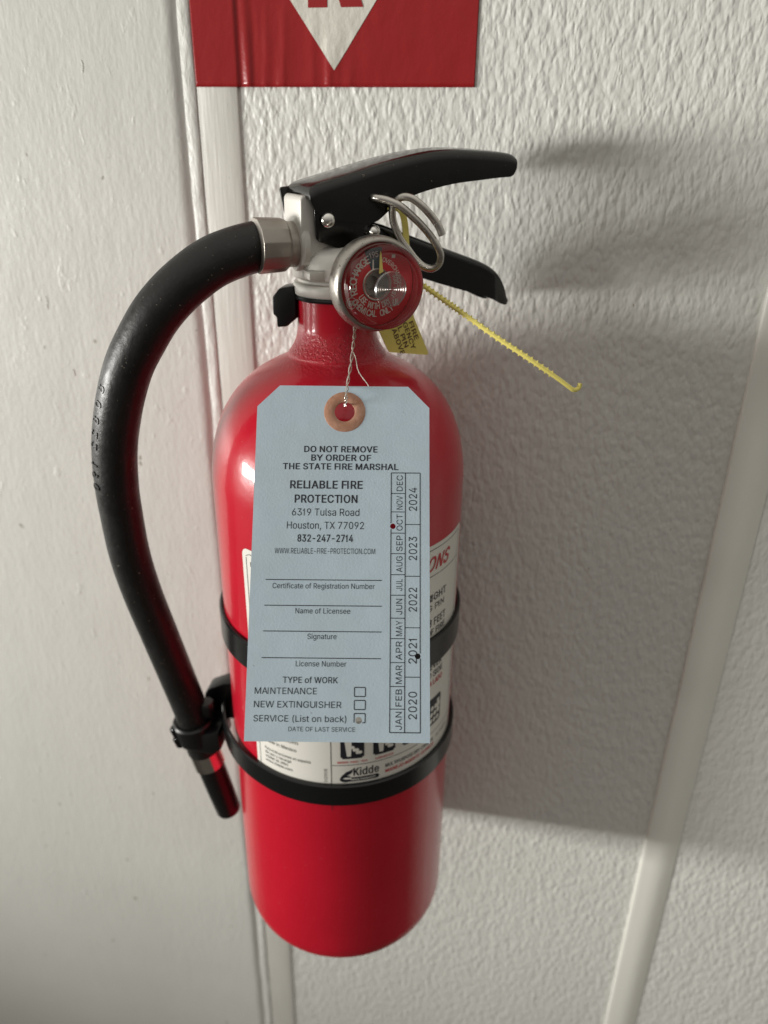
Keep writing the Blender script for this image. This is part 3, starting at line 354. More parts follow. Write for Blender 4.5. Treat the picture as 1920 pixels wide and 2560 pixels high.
 'i': (167, '53 0 53 379 114 379 114 0 84 443 67 446 54 455 44 468 41 483 44 499 54 512 67 521 84 524 100 521 114 512 123 499 126 483 123 468 114 455 100 446', '11 5 4,10 6 5,5 11 10,8 7 6,6 10 8,9 8 10,12 19 13,17 16 18,14 18 16,16 15 14,13 19 18,18 14 13,1 0 3,3 2 1,19 12 4,11 4 12'),
 'j': (167, '53 379 114 379 114 -30 111 -63 102 -90 86 -113 65 -129 37 -139 4 -143 -10 -143 -10 -87 2 -87 25 -83 40 -72 50 -54 53 -29 83 443 67 446 53 455 44 468 41 483 44 499 53 512 67 521 83 524 100 521 114 512 123 499 126 483 123 468 114 455 100 446', '8 11 9,10 9 11,11 8 7,7 12 11,12 7 6,13 12 6,19 18 20,18 22 20,22 21 20,23 17 16,16 24 23,24 16 31,31 25 24,29 28 30,26 30 28,28 27 26,25 31 30,30 26 25,13 6 5,5 4 13,14 13 4,4 3 14,15 14 3,3 2 15,2 1 15,0 15 1,22 18 17,17 23 22'),
 'k': (381, '110 137 110 212 121 212 284 379 360 379 184 199 177 199 53 0 53 509 114 509 114 0 294 0 148 186 191 229 372 0 114 212 114 140 154 178 201 217', '1 15 9,0 7 10,7 0 1,8 7 1,1 9 8,5 13 6,11 14 5,13 5 18,4 3 13,1 0 16,12 6 13,13 3 2,5 14 18,0 10 16,6 12 17,12 2 15,15 16 12,15 1 16,5 6 17,11 5 17,12 16 17,2 12 13,4 13 18'),
 'l': (189, '139 -2 101 3 74 20 58 47 53 84 53 509 114 509 114 99 115 77 120 62 130 54 146 52 154 52 160 53 165 53 170 54 181 3 172 1 162 -1 151 -2', '10 9 1,2 1 9,3 2 9,9 8 3,4 3 8,8 7 4,5 4 7,7 6 5,11 0 19,19 12 11,17 16 14,16 15 14,12 19 18,13 12 18,18 17 13,17 14 13,10 1 0,0 11 10'),
 'm': (610, '53 0 53 379 112 379 112 295 108 295 118 323 132 346 151 363 172 376 195 384 219 386 257 380 287 361 309 331 321 295 312 295 322 321 337 343 357 361 381 375 407 383 437 386 468 383 497 372 522 354 541 328 553 296 557 255 557 0 496 0 496 254 490 289 473 313 447 326 419 330 395 328 374 320 358 307 345 290 338 270 335 247 335 0 274 0 274 260 269 288 253 311 229 326 199 330 178 328 158 320 140 307 126 289 117 266 114 238 114 0 112 308 317 307', '50 6 5,0 54 53,1 0 53,4 1 53,53 52 4,3 4 52,52 51 3,51 50 3,50 5 3,1 4 2,46 10 47,9 47 10,8 48 47,47 9 8,45 44 13,13 12 45,45 12 46,12 11 46,10 46 11,6 50 49,7 6 49,49 48 7,48 8 7,14 15 39,35 20 19,36 35 18,35 19 18,14 39 38,16 14 38,38 37 16,17 16 37,37 36 17,36 18 17,21 34 33,21 33 22,28 27 30,27 26 30,28 30 29,30 26 31,26 25 31,32 31 25,25 24 32,24 23 32,33 32 23,22 33 23,20 35 34,34 21 20,41 40 42,43 42 40,40 39 43,39 15 43,44 43 15,13 44 15,15 14 56,3 5 55,4 3 55,2 4 55,14 16 56,13 15 56'),
 'n': (410, '114 227 114 0 53 0 53 379 112 379 112 287 102 287 124 332 152 362 187 379 227 384 264 380 295 369 321 349 341 321 353 285 357 240 357 0 296 0 296 235 290 275 273 304 246 323 210 329 184 326 161 317 141 303 126 283 117 257 112 308', '1 0 2,3 2 0,6 3 0,25 24 8,26 25 7,25 8 7,6 0 28,5 6 28,28 27 5,27 26 5,26 7 5,3 6 4,9 23 10,10 23 22,22 11 10,19 18 17,17 16 19,19 16 20,16 15 20,15 14 20,21 20 14,14 13 21,13 12 21,22 21 12,11 22 12,23 9 24,8 24 9,5 7 29,6 5 29,4 6 29'),
 'o': (415, '207 -8 159 -2 117 16 82 46 56 85 40 133 34 187 40 243 56 291 82 330 117 360 159 378 207 384 256 378 299 360 333 330 359 291 376 243 381 187 376 133 359 85 333 46 299 16 256 -2 207 46 242 51 270 66 292 89 307 117 316 151 319 187 316 224 307 258 292 287 270 310 242 325 207 330 173 325 145 310 124 287 108 258 99 224 96 187 99 151 108 117 124 89 145 66 173 51', '5 4 44,44 43 5,6 5 43,43 42 6,42 41 6,7 6 41,41 40 7,8 7 40,0 24 1,47 1 24,1 47 2,46 2 47,10 38 37,37 11 10,2 46 3,46 45 3,4 3 45,44 4 45,8 40 39,9 8 39,39 38 9,38 10 9,36 35 13,12 36 13,25 23 22,22 26 25,34 14 35,13 35 14,20 19 28,29 28 19,19 18 29,30 29 18,31 30 18,18 17 31,32 31 17,17 16 32,26 22 21,27 26 21,21 20 27,20 28 27,32 16 33,16 15 33,34 33 15,14 34 15,24 0 23,23 25 24,11 37 36,36 12 11'),
 'p': (424, '53 -143 53 379 112 379 112 319 118 319 126 331 137 346 152 360 171 373 197 381 229 384 274 378 313 361 345 332 370 293 385 245 390 189 385 133 370 84 346 45 313 16 274 -2 229 -8 198 -5 173 4 153 17 138 31 127 46 118 59 114 59 114 -143 220 47 253 51 279 66 301 88 316 117 325 151 328 189 325 227 316 261 301 290 280 311 253 325 220 330 188 325 161 312 140 291 125 263 116 229 113 189 116 150 125 115 140 86 162 65 188 51', '1 3 2,50 29 51,29 50 0,1 0 50,49 1 50,1 49 48,3 1 48,48 47 3,24 54 25,53 25 54,25 53 26,27 26 53,6 5 45,7 6 45,45 44 7,44 8 7,0 30 29,27 53 28,53 52 28,29 28 52,51 29 52,3 47 46,4 3 46,46 45 4,45 5 4,31 23 22,22 32 31,43 10 9,11 42 41,32 22 21,21 33 32,10 43 42,42 11 10,18 17 35,36 35 17,17 16 36,37 36 16,38 37 16,16 15 38,39 38 15,15 14 39,33 21 20,20 19 33,34 33 19,19 18 34,18 35 34,39 14 40,14 13 40,41 40 13,13 12 41,11 41 12,54 24 23,23 31 54,43 9 44,8 44 9'),
 'q': (424, '372 -143 311 -143 311 59 306 59 298 46 287 31 272 17 252 4 227 -5 195 -8 151 -2 111 16 79 45 55 84 39 133 34 189 39 245 55 293 79 332 112 361 151 378 196 384 228 381 253 373 272 360 287 346 298 331 307 319 313 319 313 379 372 379 205 47 236 51 263 65 284 86 299 115 309 150 312 189 309 229 300 263 284 291 263 312 237 325 205 330 172 325 145 311 124 290 108 261 99 227 96 189 99 151 109 117 124 88 145 66 172 51', '14 13 51,51 50 14,15 14 50,50 49 15,49 48 15,16 15 48,48 47 16,17 16 47,45 20 19,8 31 9,54 9 31,43 21 44,9 54 10,53 10 54,20 45 44,44 21 20,10 53 11,12 11 53,53 52 12,13 12 52,51 13 52,17 47 46,18 17 46,46 45 18,45 19 18,22 42 23,32 7 6,33 32 6,6 5 33,5 4 33,25 24 41,42 41 24,23 42 24,29 28 30,36 35 2,2 0 36,0 30 36,30 37 36,37 30 38,30 28 38,39 38 28,1 0 2,33 4 3,34 33 3,3 2 34,2 35 34,39 28 40,28 27 40,41 40 27,27 26 41,25 41 26,7 32 8,31 8 32,42 22 43,21 43 22'),
 'r': (259, '53 0 53 379 112 379 112 321 115 321 130 347 152 367 181 380 213 385 221 385 229 384 237 384 243 384 243 322 239 323 230 324 219 325 207 326 182 323 159 315 140 301 126 284 117 262 114 237 114 0', '24 23 0,1 0 23,1 3 2,4 21 20,1 23 22,3 1 22,22 21 3,21 4 3,8 17 16,7 18 17,17 8 7,13 12 14,11 14 12,14 11 15,10 15 11,15 10 16,10 9 16,8 16 9,4 20 19,5 4 19,6 5 19,19 18 6,18 7 6'),
 's': (365, '182 -8 145 -5 112 3 84 18 62 38 45 63 36 94 94 107 105 79 124 60 150 49 181 45 217 50 244 62 262 81 268 103 265 121 254 136 237 147 212 155 149 170 104 186 72 208 53 237 47 274 51 305 65 332 87 354 115 370 149 381 187 384 223 381 254 372 279 358 299 339 314 316 324 290 268 277 258 298 243 316 219 328 187 333 156 329 131 317 114 299 109 277 112 258 124 243 144 232 172 223 229 209 275 194 306 171 325 142 331 107 326 75 312 47 290 24 260 6 223 -5', '3 8 4,5 4 8,8 7 5,6 5 7,25 24 45,0 11 1,10 1 11,20 49 48,28 43 42,42 29 28,1 10 2,10 9 2,3 2 9,8 3 9,20 48 21,48 47 21,22 21 47,47 46 22,23 22 46,24 23 46,45 24 46,25 45 44,26 25 44,27 26 44,44 43 27,43 28 27,40 31 41,30 41 31,12 59 58,58 13 12,18 50 19,39 32 40,31 40 32,14 57 56,56 55 14,15 14 55,55 54 15,16 15 54,54 53 16,53 52 16,36 35 37,13 58 57,57 14 13,16 52 17,52 51 17,18 17 51,50 18 51,37 35 38,35 34 38,39 38 34,34 33 39,32 39 33,11 0 59,59 12 11,49 20 19,19 50 49,29 42 41,41 30 29'),
 't': (227, '204 379 204 327 6 327 6 379 65 471 126 471 126 98 128 76 136 61 150 53 170 50 177 50 185 51 194 52 202 54 213 2 203 -1 192 -3 180 -4 168 -4 125 2 92 21 72 52 65 93 126 379 126 327 65 327 65 379', '9 8 20,20 8 21,22 21 8,8 7 22,23 22 7,7 6 23,25 26 6,10 19 18,11 10 18,18 17 11,17 12 11,13 16 15,14 13 15,12 17 16,16 13 12,9 20 19,19 10 9,24 27 25,27 24 5,1 0 24,25 1 24,23 6 26,3 2 26,27 3 26,26 25 27,5 4 27'),
 'u': (410, '182 -5 146 -1 115 11 89 31 69 59 57 95 53 139 53 379 114 379 114 144 119 105 137 75 164 56 200 50 226 53 249 62 268 77 283 97 293 122 296 153 296 379 357 379 357 0 298 0 298 92 307 92 286 47 257 17 222 0 298 72', '6 5 9,7 6 9,9 8 7,12 1 0,0 13 12,1 12 2,11 2 12,2 11 3,4 3 11,11 10 4,5 4 10,9 5 10,14 28 27,15 14 27,27 26 15,26 16 15,24 25 18,19 18 25,25 22 19,22 21 19,20 19 21,22 25 23,16 26 24,17 16 24,24 18 17,13 0 28,28 14 13,24 26 29,25 24 29,23 25 29'),
 'v': (389, '163 0 17 379 84 379 165 155 177 121 187 87 196 53 206 21 184 21 194 53 203 87 213 121 224 155 305 379 371 379 226 0 195 58', '0 3 1,2 1 3,8 9 0,9 5 0,5 4 0,3 0 4,12 15 14,14 13 12,6 7 15,10 6 15,11 10 15,15 12 11,8 0 15,15 7 8,9 8 7,7 6 9,9 6 16,6 10 16,5 9 16'),
 'w': (567, '138 0 23 379 87 379 133 214 143 177 154 137 165 91 175 41 165 41 175 90 186 135 196 176 206 214 252 379 316 379 362 214 371 176 382 136 392 91 402 41 391 41 402 90 413 135 423 176 434 214 480 379 545 379 429 0 368 0 319 172 312 198 305 225 297 252 291 280 284 309 277 338 291 338 284 309 277 280 270 252 263 225 255 198 248 172 199 0 170 65 397 67', '3 0 4,0 3 1,2 1 3,8 7 44,8 6 0,6 5 0,4 0 5,42 12 11,35 38 34,12 42 41,41 40 12,40 39 12,39 38 12,38 35 12,13 12 35,8 0 43,7 8 43,9 7 43,43 42 9,10 9 42,42 11 10,37 33 36,16 15 29,30 29 15,30 15 31,32 31 15,33 32 15,15 14 33,36 33 14,20 19 45,23 22 27,25 24 26,26 24 27,23 27 24,21 19 27,27 22 21,27 19 28,19 20 28,20 18 28,29 28 18,18 17 29,16 29 17,33 37 34,35 34 37,37 36 35,13 35 36,36 14 13,7 9 44,6 8 44,19 21 45,18 20 45'),
 'x': (379, '21 0 171 218 171 171 29 379 100 379 147 306 164 279 179 253 193 229 207 206 175 206 190 229 202 253 216 279 233 306 282 379 352 379 209 169 209 214 358 0 287 0 231 85 214 112 200 136 187 159 173 182 205 182 191 159 178 136 165 112 148 85 91 0 155 194 191 232 224 192 189 155', '0 31 30,4 3 5,1 2 25,25 10 1,28 24 2,25 2 24,1 10 11,11 7 1,28 2 29,30 29 2,0 30 2,2 1 32,5 3 1,6 5 1,1 7 6,9 26 17,17 18 9,27 23 17,17 26 27,9 18 8,12 8 18,20 19 21,16 15 14,17 23 22,22 21 17,21 19 17,17 19 34,18 17 34,16 14 18,14 13 18,12 18 13,27 24 35,27 26 24,25 24 26,10 25 26,26 9 10,9 8 10,11 10 8,11 8 33,1 3 32,0 2 32,8 12 33,7 11 33,16 18 34,24 28 35,23 27 35'),
 'y': (389, '47 -139 61 -86 71 -87 88 -90 104 -89 118 -84 130 -74 141 -58 151 -36 163 -1 17 379 84 379 165 155 177 121 187 87 196 53 206 21 184 21 193 53 202 87 212 121 224 155 305 379 371 379 204 -58 191 -85 177 -107 159 -124 139 -136 117 -143 91 -145 77 -145 65 -143 54 -141 195 58', '33 1 0,2 32 31,32 2 33,1 33 2,29 4 30,3 30 4,4 29 28,28 5 4,30 3 31,2 31 3,14 13 9,22 21 23,23 21 16,20 16 21,23 16 24,19 15 16,16 20 19,24 16 9,17 9 16,16 15 17,15 18 17,9 17 18,14 9 18,18 15 34,5 28 27,6 5 27,27 26 6,7 6 26,26 25 7,25 24 7,8 7 24,24 9 8,9 13 12,11 10 12,12 10 9,15 19 34,14 18 34'),
 'z': (380, '42 0 42 46 254 320 254 323 48 323 48 379 333 379 333 331 126 60 126 56 339 56 339 0', '1 0 9,9 8 1,1 8 2,3 2 7,7 2 8,3 7 6,9 0 11,11 10 9,5 4 3,3 6 5'),
 '0': (453, '227 -7 174 1 130 24 95 62 69 113 53 178 48 254 53 330 69 395 95 447 130 484 174 508 227 516 279 508 323 484 358 447 384 395 400 330 405 254 400 178 384 113 359 62 323 24 279 1 227 50 261 56 290 74 313 103 330 144 340 194 344 254 340 314 330 365 313 405 290 435 261 453 227 460 192 453 163 435 140 405 123 365 113 314 109 254 113 194 123 144 140 103 163 74 192 56', '5 4 44,44 43 5,6 5 43,43 42 6,42 41 6,7 6 41,41 40 7,8 7 40,0 24 1,47 1 24,1 47 2,46 2 47,10 38 37,37 11 10,2 46 3,46 45 3,4 3 45,44 4 45,8 40 39,9 8 39,39 38 9,38 10 9,35 13 36,12 36 13,25 23 22,22 26 25,34 14 35,13 35 14,20 19 28,29 28 19,19 18 29,30 29 18,31 30 18,18 17 31,32 31 17,17 16 32,26 22 21,27 26 21,21 20 27,20 28 27,32 16 33,16 15 33,34 33 15,14 34 15,24 0 23,23 25 24,11 37 36,36 12 11'),
 '1': (290, '110 0 170 0 170 509 125 509 110 440 25 400 25 352 110 352', '0 1 2,0 2 7,7 2 4,2 3 4,7 4 6,4 5 6'),
 '2': (453, '64 0 64 47 234 229 261 257 282 282 299 305 311 327 318 348 320 371 317 397 308 419 293 436 273 449 250 457 224 460 196 457 172 447 153 433 139 413 130 390 127 362 66 362 71 405 86 442 111 473 143 496 182 511 225 516 268 511 306 497 337 474 361 445 376 411 381 372 378 345 371 318 357 290 336 259 306 223 267 180 153 60 153 57 389 57 389 0', '1 0 41,20 19 21,22 21 19,19 18 22,23 22 18,18 24 23,26 16 15,27 14 13,39 2 40,14 27 15,26 15 27,1 41 40,40 2 1,24 18 17,25 24 17,17 16 25,16 26 25,12 11 29,28 12 29,34 33 8,33 32 8,4 38 37,5 4 37,37 36 5,6 5 36,36 35 6,7 6 35,35 34 7,34 8 7,8 32 9,32 31 9,10 9 31,31 30 10,11 10 30,29 11 30,41 0 43,43 42 41,2 39 38,3 2 38,38 4 3,12 28 13,27 13 28'),
 '3': (453, '218 -7 173 -3 133 10 98 30 70 57 52 91 44 132 109 132 115 107 126 87 144 71 165 59 191 52 219 50 248 53 275 61 297 74 315 93 325 116 329 145 326 172 316 196 299 217 275 234 242 244 201 248 157 248 157 299 288 448 288 452 70 452 70 509 372 509 372 461 211 278 211 289 264 288 308 276 344 253 371 222 387 186 393 145 387 103 370 66 344 36 309 12 266 -2 221 289', '2 10 3,10 9 3,3 9 4,9 8 4,5 4 8,8 7 5,6 5 7,1 12 11,14 13 0,12 1 0,0 13 12,24 34 25,26 25 34,27 26 34,34 35 27,1 11 2,10 2 11,15 46 45,45 16 15,22 37 23,36 23 37,18 43 42,19 18 42,42 41 19,41 40 19,20 19 40,40 39 20,16 45 44,17 16 44,44 43 17,43 18 17,20 39 21,39 38 21,22 21 38,37 22 38,33 28 35,29 28 33,33 32 29,14 0 46,46 15 14,23 36 24,34 24 36,27 35 28,31 30 29,29 32 31,34 36 47,35 34 47,33 35 47'),
 '4': (453, '40 105 40 158 247 509 311 509 109 166 109 163 413 163 413 105 282 0 282 121 282 146 282 318 343 318 343 0 282 105 282 163 343 163 343 105', '1 0 5,1 5 4,4 2 1,5 0 9,5 9 10,16 15 10,2 4 3,15 16 11,8 13 14,9 0 14,5 10 15,12 11 16,7 6 16,17 7 16,14 17 9,17 16 10,10 9 17,17 14 13'),
 '5': (453, '221 -7 178 -2 140 11 108 32 83 60 66 93 60 130 122 130 127 108 138 89 154 73 173 60 196 52 221 50 250 53 276 64 298 82 314 104 324 131 328 162 324 193 314 221 297 244 275 262 248 273 218 277 192 275 167 268 145 258 128 246 67 253 96 509 366 509 366 452 151 452 134 301 136 301 155 315 178 325 203 331 229 334 263 330 294 321 321 306 345 285 364 260 379 231 388 199 391 163 385 117 369 76 343 41 309 15 268 -1', '4 3 9,9 8 4,5 4 8,8 7 5,6 5 7,29 35 30,31 30 35,12 1 0,0 13 12,25 39 26,1 12 11,37 27 26,38 37 26,26 39 38,1 11 2,11 10 2,3 2 10,9 3 10,35 29 28,36 35 28,28 27 36,27 37 36,31 35 34,40 24 41,52 16 15,52 15 53,14 53 15,24 23 42,41 24 42,50 49 18,19 18 49,49 48 19,48 47 19,20 19 47,47 46 20,16 52 51,17 16 51,51 50 17,50 18 17,20 46 21,46 45 21,22 21 45,45 44 22,44 43 22,23 22 43,42 23 43,53 14 0,13 0 14,24 40 25,39 25 40,33 32 34,31 34 32'),
 '6': (453, '226 -7 182 -1 142 15 109 40 84 74 69 115 64 162 68 199 80 239 102 285 137 340 252 509 322 509 151 261 145 261 154 275 165 288 179 299 196 307 214 312 235 314 278 309 316 295 346 271 370 240 384 201 389 157 384 112 368 73 343 39 310 14 271 -2 226 48 254 52 279 63 299 79 314 101 324 128 327 157 324 187 314 213 299 235 279 251 254 262 226 265 198 262 174 252 153 235 138 214 128 188 125 158 128 128 138 102 153 79 174 63 198 52 174 295', '4 3 52,52 51 4,5 4 51,51 50 5,6 5 50,50 49 6,7 6 49,8 7 49,49 48 8,13 14 47,14 13 15,45 18 17,1 55 54,13 47 46,1 54 2,54 53 2,3 2 53,52 3 53,47 14 48,8 48 14,9 8 14,14 15 9,10 9 15,15 16 10,32 0 33,43 20 44,34 31 30,30 35 34,33 0 31,31 34 33,42 21 43,20 43 21,29 28 36,28 27 36,37 36 27,27 26 37,38 37 26,39 38 26,26 25 39,25 24 39,40 39 24,24 23 40,35 30 29,29 36 35,40 23 41,23 22 41,42 41 22,21 42 22,10 16 11,55 1 0,0 32 55,18 45 44,19 18 44,44 20 19,46 45 17,56 13 17,13 46 17,16 15 13,13 56 16,12 11 16,12 16 56'),
 '7': (453, '97 0 323 448 323 452 62 452 62 509 391 509 391 449 165 0', '0 7 1,2 1 6,6 5 2,6 1 7,4 3 2,2 5 4'),
 '8': (453, '226 -7 178 -2 136 11 101 33 74 62 57 96 52 135 55 166 65 195 81 220 101 241 125 256 153 265 153 267 119 282 93 308 76 342 70 380 75 417 90 450 114 477 146 498 184 511 226 516 269 511 306 498 337 477 361 450 377 417 382 380 376 342 359 308 333 282 300 267 300 265 327 256 351 241 372 220 387 195 397 166 401 135 395 96 378 62 352 33 317 11 275 -2 226 49 258 52 285 60 307 74 323 91 333 113 337 139 333 165 322 189 305 208 283 223 256 232 226 235 196 232 169 223 147 208 130 189 119 165 115 139 119 113 129 91 145 74 167 60 195 52 226 290 252 292 274 300 293 313 307 330 316 351 319 376 316 399 308 420 294 437 275 449 252 457 226 460 200 457 177 449 159 437 145 420 136 399 133 376 136 351 145 330 159 313 178 300 201 292', '3 66 4,66 65 4,5 4 65,6 5 65,65 64 6,7 6 64,64 63 7,8 7 63,63 62 8,9 8 62,62 10 9,17 16 88,93 59 58,69 1 0,0 46 69,22 84 83,1 69 68,60 59 12,59 93 12,13 12 93,93 92 13,91 13 92,21 85 84,84 22 21,1 68 2,68 67 2,3 2 67,66 3 67,10 62 61,11 10 61,61 60 11,60 12 11,13 91 14,91 90 14,15 14 90,90 89 15,16 15 89,88 16 89,17 88 87,18 17 87,19 18 87,87 86 19,20 19 86,86 85 20,85 21 20,81 23 82,80 24 81,23 81 24,47 45 48,56 34 57,71 57 34,34 33 71,72 71 33,33 73 72,79 25 80,24 80 25,43 42 50,51 50 42,42 41 51,41 40 51,52 51 40,40 39 52,53 52 39,39 38 53,54 53 38,38 37 54,36 54 37,30 29 76,77 76 29,29 28 77,28 27 77,48 45 44,49 48 44,44 43 49,43 50 49,54 36 55,36 35 55,56 55 35,34 56 35,73 33 32,74 73 32,32 31 74,75 74 31,31 30 75,30 76 75,77 27 78,27 26 78,79 78 26,25 79 26,45 47 0,46 0 47,57 71 58,71 70 58,93 58 70,82 23 83,22 83 23'),
 '9': (453, '226 516 271 510 310 494 343 468 368 434 384 393 389 347 385 309 373 270 350 224 315 168 200 0 130 0 301 248 307 248 299 234 287 221 273 210 257 202 238 196 218 195 175 199 137 214 106 237 83 269 68 307 64 352 69 397 85 436 110 469 143 494 182 510 226 460 199 457 174 446 154 429 138 407 129 381 125 352 129 322 138 295 154 274 174 257 199 247 226 243 254 247 279 257 299 273 314 295 324 321 327 350 324 381 314 407 299 429 279 446 254 457 278 214', '24 23 40,40 39 24,25 24 39,26 25 39,39 38 26,38 37 26,27 26 37,37 36 27,28 27 36,29 28 36,30 35 34,34 31 30,20 44 43,32 0 33,20 43 21,42 21 43,31 34 33,33 0 31,10 16 11,21 42 22,42 41 22,23 22 41,40 23 41,29 36 35,35 30 29,18 17 45,13 14 47,14 13 15,13 47 46,1 55 54,49 48 8,8 7 49,7 6 49,50 49 6,6 5 50,51 50 5,5 4 51,52 51 4,4 3 52,15 16 10,10 9 15,14 15 9,9 8 14,8 48 14,47 14 48,52 3 53,3 2 53,54 53 2,1 54 2,44 20 19,19 18 44,18 45 44,0 32 55,55 1 0,45 17 46,56 13 17,13 46 17,16 15 13,13 56 16,12 11 16,12 16 56'),
 ',': (188, '38 -119 68 71 137 71 84 -119', '1 0 3,3 2 1'),
 '.': (188, '95 -4 78 -1 63 9 53 24 50 41 53 59 63 73 78 83 95 87 113 83 128 73 138 59 141 41 138 24 128 9 113 -1', '4 3 2,1 0 2,0 6 2,4 2 6,5 4 6,12 11 10,13 12 14,12 10 8,9 8 10,15 14 0,14 12 0,12 8 0,6 0 8,7 6 8'),
 '-': (453, '337 244 337 188 114 188 114 244', '3 2 1,1 0 3'),
 '(': (273, '89 207 92 264 101 324 114 384 132 441 153 494 177 539 236 539 212 485 191 428 174 370 161 313 154 258 151 207 154 161 160 115 172 67 188 16 209 -38 236 -96 177 -96 139 -21 111 55 95 131', '0 23 14,14 13 0,1 0 13,13 12 1,2 1 12,19 18 20,8 7 6,20 18 21,18 17 21,22 21 17,17 16 22,16 15 22,23 22 15,14 23 15,2 12 11,3 2 11,11 10 3,4 3 10,10 9 4,5 4 9,9 8 5,8 6 5'),
 ')': (273, '37 -96 64 -37 86 18 102 69 113 116 120 162 122 207 119 258 112 313 99 370 82 428 62 485 37 539 97 539 121 494 142 441 159 384 173 323 181 264 184 207 178 130 161 53 134 -22 97 -96', '1 0 23,12 11 13,20 19 5,6 5 19,19 18 6,7 6 18,18 17 7,1 23 22,2 1 22,22 21 2,3 2 21,4 3 21,21 20 4,20 5 4,7 17 8,17 16 8,9 8 16,16 15 9,10 9 15,15 14 10,11 10 14,13 11 14'),
 '·': (196, '98 196 81 200 66 210 56 224 52 242 56 259 66 274 81 284 98 287 116 284 130 274 140 259 144 242 140 224 130 210 116 200', '4 3 2,1 0 2,0 6 2,4 2 6,5 4 6,12 11 10,13 12 14,12 10 8,9 8 10,15 14 0,14 12 0,12 8 0,6 0 8,7 6 8'),
 'ñ': (410, '114 227 114 0 53 0 53 379 112 379 112 287 102 287 124 332 152 362 187 379 227 384 264 380 295 369 321 349 341 321 353 285 357 240 357 0 296 0 296 235 290 275 273 304 246 323 210 329 184 326 161 317 141 303 126 283 117 257 250 446 237 447 225 450 213 455 202 460 192 466 182 470 174 473 167 475 159 472 153 466 150 457 149 448 106 448 110 476 120 498 137 513 161 518 174 517 185 514 196 509 207 504 216 499 226 494 234 491 243 490 251 491 256 496 260 505 262 517 304 517 300 488 289 466 272 451 112 308', '1 0 2,3 2 0,6 3 0,0 28 6,5 6 28,28 27 5,27 26 5,26 7 5,3 6 4,37 46 38,36 35 49,49 48 36,47 36 48,8 25 24,24 9 8,36 47 37,46 37 47,7 26 25,25 8 7,41 40 42,43 42 40,40 39 43,44 43 39,39 38 44,45 44 38,38 46 45,33 32 52,52 51 33,54 30 29,29 55 54,10 23 22,30 54 31,54 53 31,32 31 53,52 32 53,17 16 19,17 19 18,19 16 20,16 15 20,15 14 20,21 20 14,14 13 21,12 21 13,21 12 22,12 11 22,10 22 11,55 29 62,62 61 55,56 55 61,61 60 56,57 56 60,60 59 57,59 58 57,9 24 23,23 10 9,33 51 34,51 50 34,35 34 50,49 35 50,5 7 63,6 5 63,4 6 63'),
 ' ': (188, '', ''),
}
_cache = {}
def _glyph(ch, bold):
    key = (ch, bold)
    if key not in _cache:
        adv, pts, tris = GLYPHS.get(ch, (250, '', ''))
        n = [float(t) for t in pts.split()]
        P = [(n[i], n[i + 1]) for i in range(0, len(n), 2)]
        T = [tuple(int(t) for t in w.split()) for w in tris.split(',') if w]
        if bold and P:      # push the outline outward
            T = [t if (P[t[1]][0] - P[t[0]][0]) * (P[t[2]][1] - P[t[0]][1]) - (P[t[2]][0] - P[t[0]][0]) * (P[t[1]][1] - P[t[0]][1]) > 0 else t[::-1] for t in T]
            ed = set()
            for t in T:
                for i in range(3): ed.add((t[i], t[(i + 1) % 3]))
            nv = {}
            for (p, q) in ed:
                if (q, p) in ed: continue
                dx, dy = P[q][0] - P[p][0], P[q][1] - P[p][1]; l = math.hypot(dx, dy) or 1
                for i in (p, q): nv.setdefault(i, []).append((dy / l, -dx / l))
            Q = list(P)
            for i, ns in nv.items():
                sx = sum(k[0] for k in ns); sy = sum(k[1] for k in ns); l = math.hypot(sx, sy)
                if l < 1e-6: continue
                sx /= l; sy /= l; c = max(0.45, sx * ns[0][0] + sy * ns[0][1])
                Q[i] = (P[i][0] + sx * bold / c, P[i][1] + sy * bold / c * 0.45)
            P = Q; adv += bold * 1.4
        _cache[key] = (adv, P, T)
    return _cache[key]
def text2d(s, bold=0.0):
    v = []; f = []; x = 0.0; bw = 0 if bold < 0.009 else (9 if bold < 0.012 else (23 if bold < 0.1 else bold * 100))
    for ch in s:
        adv, gv, gf = _glyph(ch, bw); n = len(v)
        v += [((x + p) / 509.0, q / 509.0) for p, q in gv]; f += [tuple(i + n for i in w) for w in gf]; x += adv
    return v, f
CAP = 1.0
def put(acc, s, x0, x1, yb, cap, f3, rot=0, bold=0.0, shear=0.0):
    """string s spans x0..x1 along the line, baseline yb, cap height cap; rot 90 = reading upward: then x0..x1 run along y and yb is x of the baseline"""
    v, f = text2d(s, bold)
    a = min(p[0] for p in v); b = max(p[0] for p in v); k = cap / CAP
    out = []
    for x, y in v:
        t = x0 + (x - a) / (b - a) * (x1 - x0); q = y * k; t += q * shear
        out.append(f3(t, yb + q) if rot == 0 else f3(yb - q, t))
    acc.add(out, f)
def quad(acc, x0, y0, x1, y1, f3, n=1):
    for i in range(n):
        a = x0 + (x1 - x0) * i / n; b = x0 + (x1 - x0) * (i + 1) / n
        acc.add([f3(a, y0), f3(b, y0), f3(b, y1), f3(a, y1)], [(0, 1, 2, 3)])
def line(acc, x0, y0, x1, y1, w, f3, n=1):
    h = w / 2
    if abs(x1 - x0) > abs(y1 - y0): quad(acc, x0, y0 - h, x1, y0 + h, f3, n)
    else: quad(acc, x0 - h, y0, x0 + h, y1, f3)
def frame(acc, x0, y0, x1, y1, w, f3, n=1):
    line(acc, x0, y0, x1, y0, w, f3, n); line(acc, x0, y1, x1, y1, w, f3, n)
    line(acc, x0, y0 + w / 2, x0, y1 - w / 2, w, f3); line(acc, x1, y0 + w / 2, x1, y1 - w / 2, w, f3)
mm = 0.001

